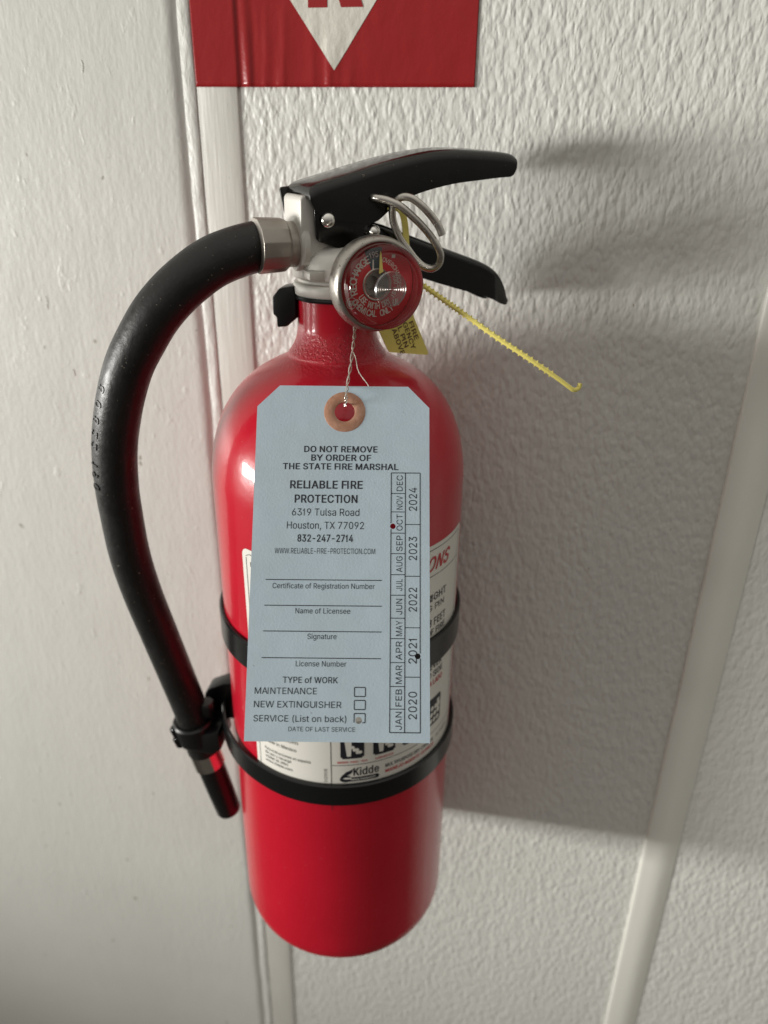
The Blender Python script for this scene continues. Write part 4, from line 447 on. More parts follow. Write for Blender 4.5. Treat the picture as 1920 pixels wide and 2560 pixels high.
# ------------------------------------------------------------------ wall
Z0, Z1 = -1.1, 0.95
def sheet(name, prof, material, label, jit=0.0, z0=Z0, z1=Z1, nz=2, parent=None, kind='structure'):
    """prof: open list of (X, Y) in mm, swept vertically, with a little waver along z"""
    v = []; f = []; n = len(prof)
    for j in range(nz + 1):
        z = z0 + (z1 - z0) * j / nz
        for i, (x, y) in enumerate(prof):
            q = mnoise.noise(Vector((x * 0.05, 3.1, z * 38))) * jit + mnoise.noise(Vector((x * 0.3, 9.1, z * 160))) * jit * 0.5
            v.append((x * mm + q * mm * (0 if i in (0, n - 1) else 1), y * mm + 0.4 * q * mm * (0 if i in (0, n - 1) else 1), z))
    for j in range(nz):
        for i in range(n - 1):
            a = j * n + i; f.append((a, a + 1, a + 1 + n, a + n))
    o = mesh_obj(name, v, f, material, parent, True, 40)
    if kind: tag(o, label, None, None, kind)
    return o
sheet('wall', [(-60, 0), (172.7, 0), (172.8, 14)], M_wall, 'pebbled white wall panel behind the extinguisher')
sheet('wall', [(192.1, 14), (192.2, 0), (900, 0)], M_wall, 'pebbled white wall panel right of the vertical moulding')
sheet('wall_backing', [(-900, 14), (900, 14)], M_gap, 'wall body behind the panels')
o = sheet('wall_board', [(-900, 14), (-900, -3.2), (-500, -3.2), (-89.5, -3.2), (-87.6, -3.1), (-86.3, -2.8), (-85.0, -2.2), (-84.2, -1.7), (-83.2, -1.4), (-83.0, 3)], M_paint,
      'smooth painted board filling the left side', jit=0.42, nz=420)
o = sheet('corner_bead', [(-83.6, 0), (-83.4, -1.35), (-82.6, -1.65), (-81.4, -1.8), (-80.0, -1.85), (-78.7, -1.75), (-77.9, -1.4), (-77.6, -0.6), (-77.5, 1.0)], M_bead,
      'lumpy glossy caulk bead along the board edge', jit=0.5, nz=420)
sheet('trim_strip', [(-77.8, 1.2), (-77.5, -0.2), (-77.1, -1.0), (-76.7, -1.15), (-62.6, -1.1), (-59.0, -1.1), (-58.5, -0.9), (-58.3, -0.3), (-58.2, 2)], M_trim,
      'flat painted trim strip left of the pebbled panel', jit=0.10, nz=300)
sheet('joint_moulding', [(172.45, 4), (172.5, -0.9), (172.74, -1.5), (173.31, -1.85), (174.93, -2.0), (178.74, -2.5), (182.08, -2.75), (184.46, -2.6), (186.84, -2.2), (189.23, -1.5), (191.13, -0.9), (192.08, -0.6), (192.18, 0.8)], M_batten,
      'smooth white vertical moulding between two pebbled panels', jit=0.05, nz=200)
v, f = box((-6, -8, -1.15), (6, 0.014, -1.10))
tag(mesh_obj('floor', v, f, mat('dark_floor', (0.07, 0.06, 0.05), 0.6), None, False), 'dark floor far below the extinguisher', None, None, 'structure')
# dried nibs and runs in the paint
def nibs():
    a = Acc()
    def blob(x, y, z, rx, rz, h):
        seg = 8; v = [(x, y - h, z)]
        for k in range(seg):
            t = 2 * PI * k / seg; r = 1 + 0.35 * random.uniform(-1, 1)
            v.append((x + 0.6 * rx * r * math.cos(t), y - h * 0.75, z + 0.6 * rz * r * math.sin(t)))
        for k in range(seg):
            t = 2 * PI * k / seg; r = 1 + 0.3 * random.uniform(-1, 1)
            v.append((x + rx * r * math.cos(t), y + 0.00005, z + rz * r * math.sin(t)))
        f = [(0, 1 + k, 1 + (k + 1) % seg) for k in range(seg)] + [(1 + k, 9 + k, 9 + (k + 1) % seg, 1 + (k + 1) % seg) for k in range(seg)]
        a.add(v, f)
    rnd = random.Random(4)
    for i in range(34):
        x = -0.090 - rnd.random() ** 0.8 * 0.17; z = rnd.uniform(-0.28, 0.44)
        s = rnd.choice([0.2, 0.25, 0.3, 0.35, 0.5]) * mm
        n = rnd.choice([1, 1, 1, 2, 3])
        for k in range(n):
            blob(x + rnd.uniform(-.5, .5) * mm, -0.0032, z - k * rnd.uniform(1.0, 2.4) * mm, s * rnd.uniform(.6, 1.1), s * rnd.uniform(.8, 2.4), s * rnd.uniform(.35, .7))
    for (x, z, n) in ((-0.1665, 0.302, 7), (-0.129, 0.405, 5), (-0.158, 0.265, 4)):
        for k in range(n): blob(x + math.sin(k * 0.9) * 0.25 * mm, -0.0032, z - k * 0.9 * mm, 0.42 * mm, 0.8 * mm, 0.3 * mm)
    for i in range(12):
        blob(rnd.uniform(-0.075, -0.061), -0.0011, rnd.uniform(0.0, 0.39), .3 * mm, .4 * mm, .15 * mm)
    o = mesh_obj('paint_nibs', a.v, a.f, M_paint, bpy.data.objects['wall_board'], True, 60); o['kind'] = 'stuff'
nibs()

# unseen box added at the left; its top edge shades the lower wall
v, f = box((-2.2, -1.6, -1.1), (-1.70, -0.02, -0.105))
tag(mesh_obj('light_blocker', v, f, M_batten, None, True, 30, bevel=.004), 'unseen white box added off to the left to block low window light', None, None, 'structure')

# ------------------------------------------------------------------ red sign sticker above
def wallY(x, z):
    """height profile of the vinyl sheet draped over trim strip and panel (mm, negative = toward the room)"""
    if x < -58.5: y = -1.35
    else:
        t = min(1, (x + 58.5) / 2.2); t = t * t * (3 - 2 * t); y = -1.35 + 0.85 * t - 0.35 * math.exp(-((x + 53.5) / 2.0) ** 2)
    fade = max(0, 1 - max(0, z - 0.395) / 0.035)
    w = 0
    for cx, a, wd in ((-52, .55, 2.6), (-45.5, .3, 1.8), (-38, .5, 2.4), (-25.5, .28, 2.0), (-17, .5, 3.0), (-9, .22, 2.2)):
        w += a * math.exp(-((x - cx - (z - .395) * 60) / wd) ** 2)
    w *= 0.6 + 1.1 * mnoise.noise(Vector((x * .21, 4.0, z * 45)))
    y -= w * fade * 1.8 + 0.16 * (mnoise.noise(Vector((x * .12, 0, z * 70))) + 0.4)
    return y
def vinyl(name, x0, x1, z0, z1, clip, off, material, parent, nx=130, nz=40):
    v = []; f = []
    for j in range(nz + 1):
        z = z0 + (z1 - z0) * j / nz
        a, b = clip(z) if clip else (x0, x1)
        for i in range(nx + 1):
            x = a + (b - a) * i / nx; v.append((x * mm, (wallY(x, z) - off) * mm, z))
    for j in range(nz):
        for i in range(nx):
            k = j * (nx + 1) + i; f.append((k, k + 1, k + nx + 2, k + nx + 1))
    o = mesh_obj(name, v, f, material, parent, True, 60)
    return o
sign = vinyl('wall_sign', -77.1, 44.0, 0.3954, 0.50, None, 0, M_sticker, None, 240, 60)
so = sign.modifiers.new('thickness', 'SOLIDIFY'); so.thickness = 0.00018
tag(sign, 'red vinyl sticker with a white downward triangle, on the wall above the extinguisher', 'sign')
def tri(z):
    h = (z - 0.4016) * 1000; return (-15.1 - h * 0.730, -15.1 + h * 0.728)
vinyl('triangle', 0, 0, 0.4016, 0.497, tri, 0.16, M_stwhite, sign, 60, 60)
a = Acc()
fs = lambda x, y: (x * mm, (wallY(x, y * mm) - 0.30) * mm, y * mm)
put(a, 'R', -25.8, -2.6, 425.6, 33.0, fs, bold=0.60)
mesh_obj('letter', a.v, a.f, M_stred, sign, False)

# ------------------------------------------------------------------ fire extinguisher
A = Vector((0, -0.06, 0)); YAW = math.radians(4)
ext = empty('fire_extinguisher', A, 'red fire extinguisher with black hose and lever, strapped to the white wall', 'fire extinguisher')
ext.rotation_euler.z = YAW
TH = math.radians(34); HD = Vector((math.cos(TH), math.sin(TH), 0)); GD = Vector((math.sin(TH), -math.cos(TH), 0))
def L(h, off, z): return HD * (h * 1.03 * mm) + GD * (off * mm) + Vector((0, 0, z * mm))
ZU = Vector((0, 0, 1))
body_prof = [(0.5, -2), (40, -2.6), (46, -4.6), (49.5, -5.6), (51.6, -4.2), (53.2, -1), (53.9, 4), (54, 9), (54, 60), (54, 120), (54, 200), (54, 244), (53.8, 250), (53.0, 256.5), (51.8, 262.5), (49.9, 268.5),
             (47.2, 274.4), (43.6, 280.0), (39.3, 284.9), (34.2, 289.2), (28.6, 292.7), (23.6, 295.2), (20.4, 296.9), (19.7, 297.6), (19.5, 298.4), (18.2, 300.2), (16.9, 302.6), (16.0, 305.6), (15.6, 309), (15.5, 314), (15.5, 320.4)]
def smooth_prof(p, n=4): return [(q.x, q.y) for q in catmull([(a, b, 0) for a, b in p], n)]
bp = smooth_prof(body_prof[:9], 4)[:-1] + body_prof[8:11] + smooth_prof(body_prof[11:23], 4)[1:] + smooth_prof(body_prof[23:], 3)
v, f = lathe([(r * mm, z * mm) for r, z in bp], (0, 0, 0), ZU, 160, True, True)
mesh_obj('body', v, f, M_red, ext, True, 50)
# collar, valve
v, f = lathe([(15.0 * mm, 0), (16.6 * mm, .1 * mm), (16.9 * mm, .9 * mm), (16.6 * mm, 1.7 * mm), (15 * mm, 1.8 * mm)], (0, 0, .3195), ZU, 64)
mesh_obj('neck_seal', v, f, M_plastic, ext)
v, f = lathe([(r * mm, z * mm) for r, z in [(10, 321.3), (16.3, 321.3), (16.8, 321.9), (16.8, 325.2), (16.4, 325.8), (14.9, 326.2), (14.7, 326.9), (15.2, 327.4), (16.6, 327.9), (16.9, 328.6), (16.9, 333.2), (16.4, 335.6), (14.6, 337.8), (11.5, 339.6), (9, 341)]], (0, 0, 0), ZU, 72, True, True)
valve = mesh_obj('valve', v, f, M_alu, ext, True, 40)
LL = lambda x, y, d: L(x, d, y)
v, f = prism([(-16.6, 333), (-17, 341), (-16.8, 355.8), (-16.0, 357.2), (-8, 357.2), (6, 356), (9, 352), (10, 336), (8, 331)], LL, -8.6, 8.6)
mesh_obj('valve_block', v, f, M_alu, valve, True, 30, bevel=.0009, seg=3)
v, f = prism([(-15.8, 328.6), (-6, 327.2), (-6, 331.0), (-15.8, 331.6)], LL, 7.0, 13.2)
mesh_obj('machined_flat', v, f, M_alu, valve, True, 30, bevel=.0003)
v, f = lathe([(10.2 * mm, 0), (10.2 * mm, 2 * mm), (9.2 * mm, 3 * mm)], L(-13.8, 0, 340.0), -HD, 40, True, True)
mesh_obj('hose_boss', v, f, M_alu, valve)
# hose fitting ring and crimped octagonal ferrule
hose_fit = lathe([(5 * mm, 0), (8.0 * mm, .1 * mm), (8.1 * mm, .5 * mm), (8.1 * mm, 3.4 * mm), (8.1 * mm, 3.9 * mm)], L(-16.2, 0, 340.0), -HD, 48, True, True)
mesh_obj('fitting_ring', *hose_fit, M_ferr, ext)
v, f = lathe([(7.6 * mm, 0), (9.0 * mm, .2 * mm), (9.5 * mm, 1.0 * mm), (9.7 * mm, 4 * mm), (10.0 * mm, 11.3 * mm), (9.3 * mm, 11.4 * mm)], L(-19.8, 0, 339.9), -HD, 12, True, True, start=.2)
mesh_obj('hose_ferrule', v, f, M_ferr, ext, True, 20, bevel=.0003, seg=2)
# hose
HP = [(-24.5, -13.5, 339.6), (-26.4, -14.1, 339.4), (-32.4, -19.0, 338.0), (-39.7, -24.2, 335.2), (-45.8, -28.4, 331.2), (-53.2, -32.0, 324.9), (-60.0, -34.5, 317.4), (-66.2, -35.7, 308.4), (-72.3, -36.0, 298.3), (-77.7, -35.8, 285.2),
      (-82.1, -34.8, 271.4), (-84.5, -33.8, 260.8), (-86.1, -32.5, 249.2), (-87.2, -30.6, 237.1), (-87.6, -27.7, 212.5), (-86.0, -24.4, 190.8), (-82.4, -20.6, 165.9), (-78.2, -16.9, 139.3), (-75.0, -14.2, 119.1), (-72.6, -12.7, 101.4), (-71.2, -11.6, 90)]
path = catmull([Vector(p) * mm for p in HP], 7)
mesh_obj('hose', *tube(path, lambda t: (9.05 - 0.75 * min(1, max(0, (t - .35) / .5))) * mm, 32), M_rubber, ext)
# raised date code on the hose
def hose_code():
    hose = bpy.data.objects['hose']; R = 9.0 * mm
    i = min(range(len(path)), key=lambda k: abs(path[k].z - .2885)); dist = 0.0; marks = '8 0 8 2 2 1 9 0'.split(); nx = 0.0
    offs = [0, 5.9, 11.6, 18.2, 23.2, 30.6, 34.8, 40.0]
    for j, ch in enumerate(marks):
        while dist < offs[j] * mm: dist += (path[i + 1] - path[i]).length; i += 1
        c = path[i]; T = (path[i + 1] - path[i - 1]).normalized()
        o = Vector((-0.47, -0.73, 0.27)); o = (o - T * o.dot(T)).normalized(); s_ = T.cross(o)
        v2, f2 = text2d(ch, 0.02); cx = sum(p[0] for p in v2) / len(v2); vv = []
        for x, y in v2:
            an = (y - .5) * 3.7 * mm / R
            vv.append(c + (o * math.cos(an) + s_ * math.sin(an)) * (R + .05 * mm) + T * ((x - cx) * 3.8 * mm))
        me = mesh_obj('date_digit', vv, f2, M_rubber, hose, False)
        md = me.modifiers.new('thickness', 'SOLIDIFY'); md.thickness = 0.00026; md.offset = 0
hose_code()
# nozzle at the free end
d = (Vector((-62.4, -7.7, 43.3)) - Vector((-71.2, -11.6, 90))).normalized(); o0 = Vector((-71.2, -11.6, 90)) * mm
v, f = lathe([(6.5 * mm, 0), (8.1 * mm, .3 * mm), (8.1 * mm, 10.6 * mm), (7.4 * mm, 11.0 * mm), (6.5 * mm, 11.2 * mm)], o0, d, 48, True, True)
mesh_obj('nozzle_ferrule', v, f, M_chrome, ext)
v, f = lathe([(6.6 * mm, 11.1 * mm), (7.0 * mm, 11.4 * mm), (6.9 * mm, 30 * mm), (6.6 * mm, 46 * mm), (6.1 * mm, 47.3 * mm), (4.2 * mm, 47.6 * mm), (3.6 * mm, 44 * mm), (3.2 * mm, 30 * mm)], o0, d, 48, True, True)
mesh_obj('nozzle', v, f, M_plastic, ext)

# lever and handle: folded sheet-metal channels
def channel(st, t, r=2.2, crown=.35, close=True):
    """stations (h, top, bottom, halfwidth): inverted U cross-section in mm"""
    V = []; F = []
    for (h, top, bot, w) in st:
        h -= 0.5
        rr = min(r, (top - bot) * .6); sec = []
        sec.append((w, bot)); 
        for k in range(6):
            a = k / 5 * PI / 2; sec.append((w - rr + rr * math.cos(a), top - rr + rr * math.sin(a)))
        sec.append((0, top + crown))
        for k in range(6):
            a = PI / 2 + k / 5 * PI / 2; sec.append((-w + rr + rr * math.cos(a), top - rr + rr * math.sin(a)))
        sec.append((-w, bot))
        wi = w - t; ri = max(.4, rr - t); tp = top - t
        tp = max(tp, bot + .2)
        sec.append((-wi, bot))
        for k in range(4):
            a = PI - k / 3 * PI / 2; sec.append((-wi + ri + ri * math.cos(a), max(bot + .05, tp - ri + ri * math.sin(a))))
        for k in range(4):
            a = PI / 2 - k / 3 * PI / 2; sec.append((wi - ri + ri * math.cos(a), max(bot + .05, tp - ri + ri * math.sin(a))))
        sec.append((wi, bot))
        V += [L(h, o, z) for o, z in sec]; n = len(sec)
    for i in range(len(st) - 1):
        for k in range(n):
            k2 = (k + 1) % n; F.append((i * n + k, i * n + k2, (i + 1) * n + k2, (i + 1) * n + k))
    F.append(tuple(range(n - 1, -1, -1))); F.append(tuple((len(st) - 1) * n + k for k in range(n)))
    return V, F
def interp(tab, x):
    if x <= tab[0][0]: return tab[0][1]
    for (a, b), (c, d) in zip(tab, tab[1:]):
        if x <= c: return b + (d - b) * (x - a) / (c - a)
    return tab[-1][1]
def smooth_tab(tab, n=5): 
    q = catmull([(a, b, 0) for a, b in tab], n); return [(p.x, p.y) for p in q]
Ltop = smooth_tab([(-14.2, 357.9), (-13.6, 359.4), (-12.4, 360.5), (-10.5, 361.4), (0, 364.2), (10, 366.9), (20, 369.4), (30, 371.5), (37, 372.4), (46, 372.7), (58, 372.3), (67, 371.7), (71.2, 371.0), (72.4, 369.6)])
Lbot = smooth_tab([(-14.2, 355.9), (-12.4, 352.5), (-8, 350), (0, 348.4), (8, 347.6), (12, 348.6), (15.4, 351.2), (20, 354.5), (28.5, 357.5), (37, 359.5), (45.4, 360.9), (56, 361.9), (65, 362.7), (69.8, 363.0), (71.4, 364.2), (72.4, 366.4)])
hs = [-14.2, -13.9, -13.6, -13, -12.2, -11, -9, -6, -3, 0, 3, 6, 8, 10, 12, 14, 16, 18, 20, 23, 26, 29, 32, 35, 38, 42, 46, 50, 54, 58, 62, 65, 67, 68.5, 70, 71, 71.8, 72.3]
st = [(h, interp(Ltop, h), interp(Lbot, h), 13.1 if h < 8 else max(10.4, 13.1 - (h - 8) * .042)) for h in hs]
mesh_obj('lever', *channel(st, 1.5, 3.6, .5), M_leverm, ext, True, 45)
Htop = smooth_tab([(9, 348.6), (11.3, 347.8), (16.3, 346.4), (24.8, 343.3), (40.8, 337.6), (55.7, 332.4), (62.5, 329.6), (68.0, 326.0), (71.9, 321.2), (73.9, 316.6), (74.6, 314.9)])
Hbot = smooth_tab([(9, 334.9), (13.1, 333.6), (24, 329.4), (36, 325.0), (49, 320.9), (59, 318.0), (65, 315.9), (69, 314.0), (72, 312.8), (73.8, 312.7), (74.6, 313.7)])
hs = [9, 12, 16, 20, 25, 30, 35, 40, 45, 50, 55, 59, 62, 65, 67, 69, 70.5, 72, 73, 73.8, 74.3, 74.6]
st = [(h, interp(Htop, h), interp(Hbot, h), 10.6 if h < 62 else 10.6 - (h - 62) ** 2 * .016) for h in hs]
handle = mesh_obj('handle', *channel(st, 1.5, 2.6, .6), M_black, ext, True, 45)
for s in (1, -1):
    if s < 0:
        v, f = prism([(-17.4, 358.2), (-16.9, 359.1), (-13, 359.6), (-8, 356), (-8, 342), (-12.6, 342.4), (-15.2, 346.8)], LL, -11.6, -10.0)
        mesh_obj('side_plate', v, f, M_black, handle, True, 30, bevel=.0004, seg=2)
    v, f = prism([(-13.0, 356.6), (-12.6, 349), (-12.0, 342.6), (-10.9, 341.6), (-0.8, 338.0), (9.2, 334.9), (9.2, 348.7), (6, 351.6), (-2, 356.6)], LL, (10.0 if s > 0 else 10.05) * s, 11.6 * s)
    mesh_obj('side_plate', v, f, M_black, handle, True, 30, bevel=.0004, seg=2)
# rivets
for (h, z, r) in ((-8.3, 349.1, 2.7), (9.7, 344.7, 2.4)):
    base = 12.8 if h < 0 else 11.4
    v, f = lathe([(r * mm, 0), (r * mm, .5 * mm), (r * .92 * mm, 1.2 * mm), (r * .7 * mm, 1.75 * mm), (r * .35 * mm, 2.1 * mm), (.05 * mm, 2.2 * mm)] if h < 0 else
                 [(r * .9 * mm, 0), (r * mm, 1.0 * mm), (r * .95 * mm, 2.0 * mm), (r * .7 * mm, 3.0 * mm), (r * .35 * mm, 3.5 * mm), (.05 * mm, 3.6 * mm)], L(h, base, z), GD, 28, True, True)
    mesh_obj('rivet', v, f, M_chrome, ext)
# pull pin with split ring
RP = [(9.6, -15, 356.5), (9.6, 0, 356.5), (9.6, 12, 356.5), (10.6, 15.2, 356.3), (13.4, 18, 355.6), (16.8, 20.5, 353.9), (20.6, 22, 350.7), (24.3, 23, 347.3), (27.7, 24, 343.5), (30.3, 25, 339.4), (31.5, 25, 336.2), (31.3, 24, 333.2), (29.6, 22, 331.6), (27.2, 20, 332.3),
      (24.7, 18, 334.9), (22.1, 16.5, 338.6), (19.4, 15, 343.0), (17.2, 14.4, 348.3), (16.4, 15.5, 353.6), (17.9, 18.5, 356.6), (20.6, 21.5, 356.6), (24.0, 23.6, 353.9), (27.6, 24.6, 350.2), (30.1, 25.4, 346.8), (31.3, 26, 343.9)]
mesh_obj('pull_pin', *tube(catmull([L(*p) for p in [(a_ - .6, b_, c_) for a_, b_, c_ in RP]], 6), 1.4 * mm, 14), M_steel, ext)
# black moulded knob at the neck
v, f = prism([(-22.3, 308.5), (-18.4, 308.9), (-14.6, 312.1), (-14.4, 321), (-15.5, 324.6), (-20.8, 323.6), (-23.8, 320.0), (-23.7, 313.3), (-22.4, 312.7)], lambda x, y, dd: (x * mm, dd * mm - .0035, y * mm), -5.2, 4.5)
mesh_obj('clamp_knob', v, f, M_plastic, ext, True, 25, bevel=.0011, seg=2)
v, f = lathe([(15.6 * mm, 0), (16.4 * mm, .2 * mm), (16.4 * mm, 2.4 * mm), (15.6 * mm, 2.6 * mm)], (0, 0, .3165), ZU, 64)
# pressure gauge
GC = L(2.4, 0, 328.7)
def GP(p): return [(r * .925 * mm, t * mm) for r, t in p]
gv, gf = lathe(GP([(6.5, 12), (6.5, 21), (12.5, 22.0), (16.2, 23.6), (17.6, 25.4), (18.1, 27.4), (18.1, 30.0), (17.9, 31.4), (17.3, 32.5), (16.5, 33.0), (16.0, 32.9), (15.75, 32.4), (15.65, 30.6)]), GC, GD, 96)
gauge = mesh_obj('pressure_gauge', gv, gf, M_bezel, ext, True, 50)
def DF(off):
    def f3(x, y): return GC + HD * (x * mm * .875) + ZU * (y * mm * .875) + GD * (off * mm)
    return f3
v, f = lathe(GP([(5.2, 31.0), (15.62, 31.0)]), GC, GD, 72)
dial = mesh_obj('dial', v, f, M_dial, gauge, False)
v, f = lathe(GP([(0.05, 24), (2.6, 24.0), (2.8, 26.6), (4.6, 26.6), (5.0, 27), (5.4, 31.05), (5.9, 31.3), (6.2, 31.05)]), GC, GD, 48)
mesh_obj('dial_cup', v, f, M_bezel, gauge)
def sector(a0, a1, r0, r1, f3, n=8):
    a = Acc()
    for i in range(n):
        b, c = [math.radians(a0 + (a1 - a0) * q / n) for q in (i, i + 1)]
        a.add([f3(r0 * math.sin(b), r0 * math.cos(b)), f3(r1 * math.sin(b), r1 * math.cos(b)), f3(r1 * math.sin(c), r1 * math.cos(c)), f3(r0 * math.sin(c), r0 * math.cos(c))], [(0, 1, 2, 3)])
    return a
a = sector(-24, 8, 5.6, 14.6, DF(31.08)); mesh_obj('green_zone', a.v, a.f, M_dialgreen, gauge, False)
a = Acc()
def arc_text(s, r, mid, step, cap, inward=False, wch=.8, bold=.01):
    n = len(s)
    for i, ch in enumerate(s):
        if ch == ' ': continue
        ang = math.radians(mid + (i - (n - 1) / 2) * step * (-1 if inward else 1))
        f3 = DF(31.16); v2, f2 = text2d(ch, bold); k = cap / CAP
        cx = (min(p[0] for p in v2) + max(p[0] for p in v2)) / 2; out = []
        for x, y in v2:
            tx = (x - cx) * k * wch; ty = y * k
            if inward: rr = r - ty; t = ang - tx / r
            else: rr = r + ty; t = ang + tx / r
            out.append(f3(rr * math.sin(t), rr * math.cos(t)))
        a.add(out, f2)
arc_text('RECHARGE', 9.4, -64, 11.2, 3.0, bold=.02)
arc_text('OVERCHARGED', 9.2, 58, 8.2, 1.8)
arc_text('USE WITH DRY', 9.7, 190, 8.6, 2.5, True, bold=.02)
arc_text('CHEMICAL ONLY', 12.9, 192, 7.6, 2.6, True, bold=.02)
arc_text('195', 10.9, -9, 7.4, 2.2)
arc_text('300 PSI', 7.6, 96, 9.5, 1.9)
arc_text('0', 12.6, -118, 9, 1.8)
for q in range(20):
    b, c = math.radians(q * 18), math.radians(q * 18 + 18); f3 = DF(31.16); cx, cy = -11.6, -6.6
    a.add([f3(cx + 2.1 * math.cos(b), cy + 2.1 * math.sin(b)), f3(cx + 2.35 * math.cos(b), cy + 2.35 * math.sin(b)), f3(cx + 2.35 * math.cos(c), cy + 2.35 * math.sin(c)), f3(cx + 2.1 * math.cos(c), cy + 2.1 * math.sin(c))], [(0, 1, 2, 3)])
put(a, 'M', -12.8, -10.4, -7.7, 2.2, DF(31.16), bold=.02)
put(a, 'UL', 7.2, 10.2, -8.8, 2.6, DF(31.16), bold=.02)
quad(a, 6.4, 10.2, 8.0, 11.5, DF(31.16))
a.add([DF(31.16)(-2.3, 5.9), DF(31.16)(-1.6, 5.9), DF(31.16)(-1.7, 9.9), DF(31.16)(-2.2, 9.9)], [(0, 1, 2, 3)])
mesh_obj('dial_print', a.v, a.f, M_dialwhite, dial, False)
v, f = prism([(0.2, 4.5), (2.1, 5.2), (1.8, 6.4), (1.1, 12.6), (0.75, 13.4), (0.5, 12.4)], lambda x, y, dd: DF(dd)(x, y), 32.0, 32.25)
mesh_obj('needle', v, f, M_yellow, gauge, False)
# clear lens with stepped rim and turned rings at the centre
lp = [(15.6, 31.4), (15.75, 34.0), (15.75, 38.2), (15.45, 39.2), (14.8, 39.9), (13.7, 40.2), (13.2, 39.7), (12.7, 40.1), (12.0, 40.4), (6.9, 40.8)]
v, f = lathe(GP(lp), GC, GD, 96)
lens = mesh_obj('lens', v, f, M_clear, gauge, True, 60)
rp = [(6.6, 40.7), (6.6, 41.6)]; r = 6.5
while r > 0.6:
    rp += [(r, 41.8), (r - .25, 42.35), (r - .50, 41.8)]; r -= 0.98
rp += [(0.3, 41.6), (0.05, 41.2)]
v, f = lathe(GP(rp), GC, GD, 72)
mesh_obj('lens_rings', v, f, clear('ringed_clear_plastic', 0.26, (0.74, 0.71, 0.68), 0.34), lens, True, 20)

# ------------------------------------------------------------------ printed label round the body
def CY(r):
    def f3(x, y):   # x = azimuth in degrees (0 = straight out from the wall), y = mm
        t = math.radians(x); return Vector((r * mm * math.sin(t), -r * mm * math.cos(t), y * mm))
    return f3
def label_sheet(a0, a1, z0, z1, rc, r, material, name, parent):
    kdeg = math.degrees(1 / 54.0); pts = []
    for cx, cy, s in ((a1 - rc * kdeg, z1 - rc, 0), (a0 + rc * kdeg, z1 - rc, 90), (a0 + rc * kdeg, z0 + rc, 180), (a1 - rc * kdeg, z0 + rc, 270)):
        for k in range(6):
            t = math.radians(s + k * 18); pts.append((cx + rc * kdeg * math.cos(t), cy + rc * math.sin(t)))
    # strips in azimuth so that the sheet follows the curve
    acc = Acc(); f3 = CY(r); xs = [a0 + (a1 - a0) * i / 120 for i in range(121)]
    xs = sorted(set(xs + [p[0] for p in pts]))
    def lim(x):
        c0, c1 = a0 + rc * kdeg, a1 - rc * kdeg; dx = 0
        if x < c0: dx = (c0 - x) / kdeg
        if x > c1: dx = (x - c1) / kdeg
        q = rc - math.sqrt(max(0, rc * rc - dx * dx)); return z0 + q, z1 - q
    for p, q in zip(xs, xs[1:]):
        (b0, t0), (b1, t1) = lim(p), lim(q)
        acc.add([f3(p, b0), f3(q, b1), f3(q, t1), f3(p, t0)], [(0, 1, 2, 3)])
    return mesh_obj(name, acc.v, acc.f, material, parent, True, 60)
lab = label_sheet(-35.5, 83, 109, 229.0, 3.2, 54.12, M_label, 'instruction_label', ext)
F = CY(54.22); a = Acc()
def ln(x0, y0, x1, y1, w=.28):
    if y0 == y1: quad(a, x0, y0 - w / 2, x1, y0 + w / 2, F, max(1, int(abs(x1 - x0) / 3)))
    else: kd = w / 54 * 57.3 / 2; quad(a, x0 - kd, y0, x0 + kd, y1, F)
ln(-31.2, 226.9, 79.0, 226.9); ln(-33.0, 225.2, -33.0, 104)
quad(a, -33.15, 224.9, -31.1, 226.9, lambda x, y: F(x, 226.9 + (x + 31.1) * 0.55 + (0.14 if y > 226 else -0.14)), 4)
ln(5.1, 226.9, 5.1, 102, .3); ln(79, 226.9, 79, 102, .3); ln(5.1, 214.5, 79, 214.5); ln(5.1, 128.6, 79, 128.6)
def ct(s, x0, x1, yb, cap, bold=.0, acc=None, shear=0, f3=None):
    put(acc if acc is not None else a, s, x0, x1, yb, cap, f3 or F, bold=bold, shear=shear)
ct('READ INSTRUCTIONS', -30.6, 2, 221.6, 2.1, .02); ct('AND WARNINGS BEFORE USE', -30.4, 3, 218.4, 2.1, .02); ct('ALL PERSONS SHOULD KNOW', -30.2, 2, 215.2, 2.1, .02)
ct('ONLY ON FIRES OF', -30, 0, 212.0, 2.1, .02); ct('CLASS A B AND C', -29.8, -4, 208.8, 2.1, .02); ct('FIRE AREA', -29.6, -10, 205.6, 2.1, .02)
for k in range(17): ct('Keep the extinguisher in plain sight' if k % 2 else 'Check the pressure gauge every month', -29.6, 2.5 - (k % 3) * 4, 200 - k * 3.2, 1.5)
ct('HOLD UPRIGHT', 30, 66.5, 202.2, 3.4, .02); ct('PULL RING PIN', 30, 65, 197.4, 3.0, .0); ct('STAND BACK 8 FEET', 26, 67, 189.5, 3.6, .03); ct('AIM AT BASE OF FIRE', 26, 67, 184.9, 3.0, .02)
ct('SQUEEZE LEVER', 34, 66, 166.0, 3.2, .03); ct('SWEEP SIDE TO SIDE', 28, 67, 161.5, 3.0, .03)
ct('kidde.com', -28, -10.5, 137.6, 2.0); ct('Made in Mexico', -29, -11.5, 133.2, 1.9)
for k, s in enumerate(('Para instrucciones en español', 'de uso y recarga', 'visite el sitio', 'www.Kidde.com')):
    ct(s, -29.4, (-4.5, -14.5, -16.2, -14)[k], 128.4 - k * 2.35, 1.6, .0)
for k in range(3): ct('extinguisher agent notice', -29.2, -8 - k * 3, 115.0 - k * 2.4, 1.4)
put(a, 'Label 110905', 112, 126.5, 3.2, 1.4 * 1.06, F, rot=90)
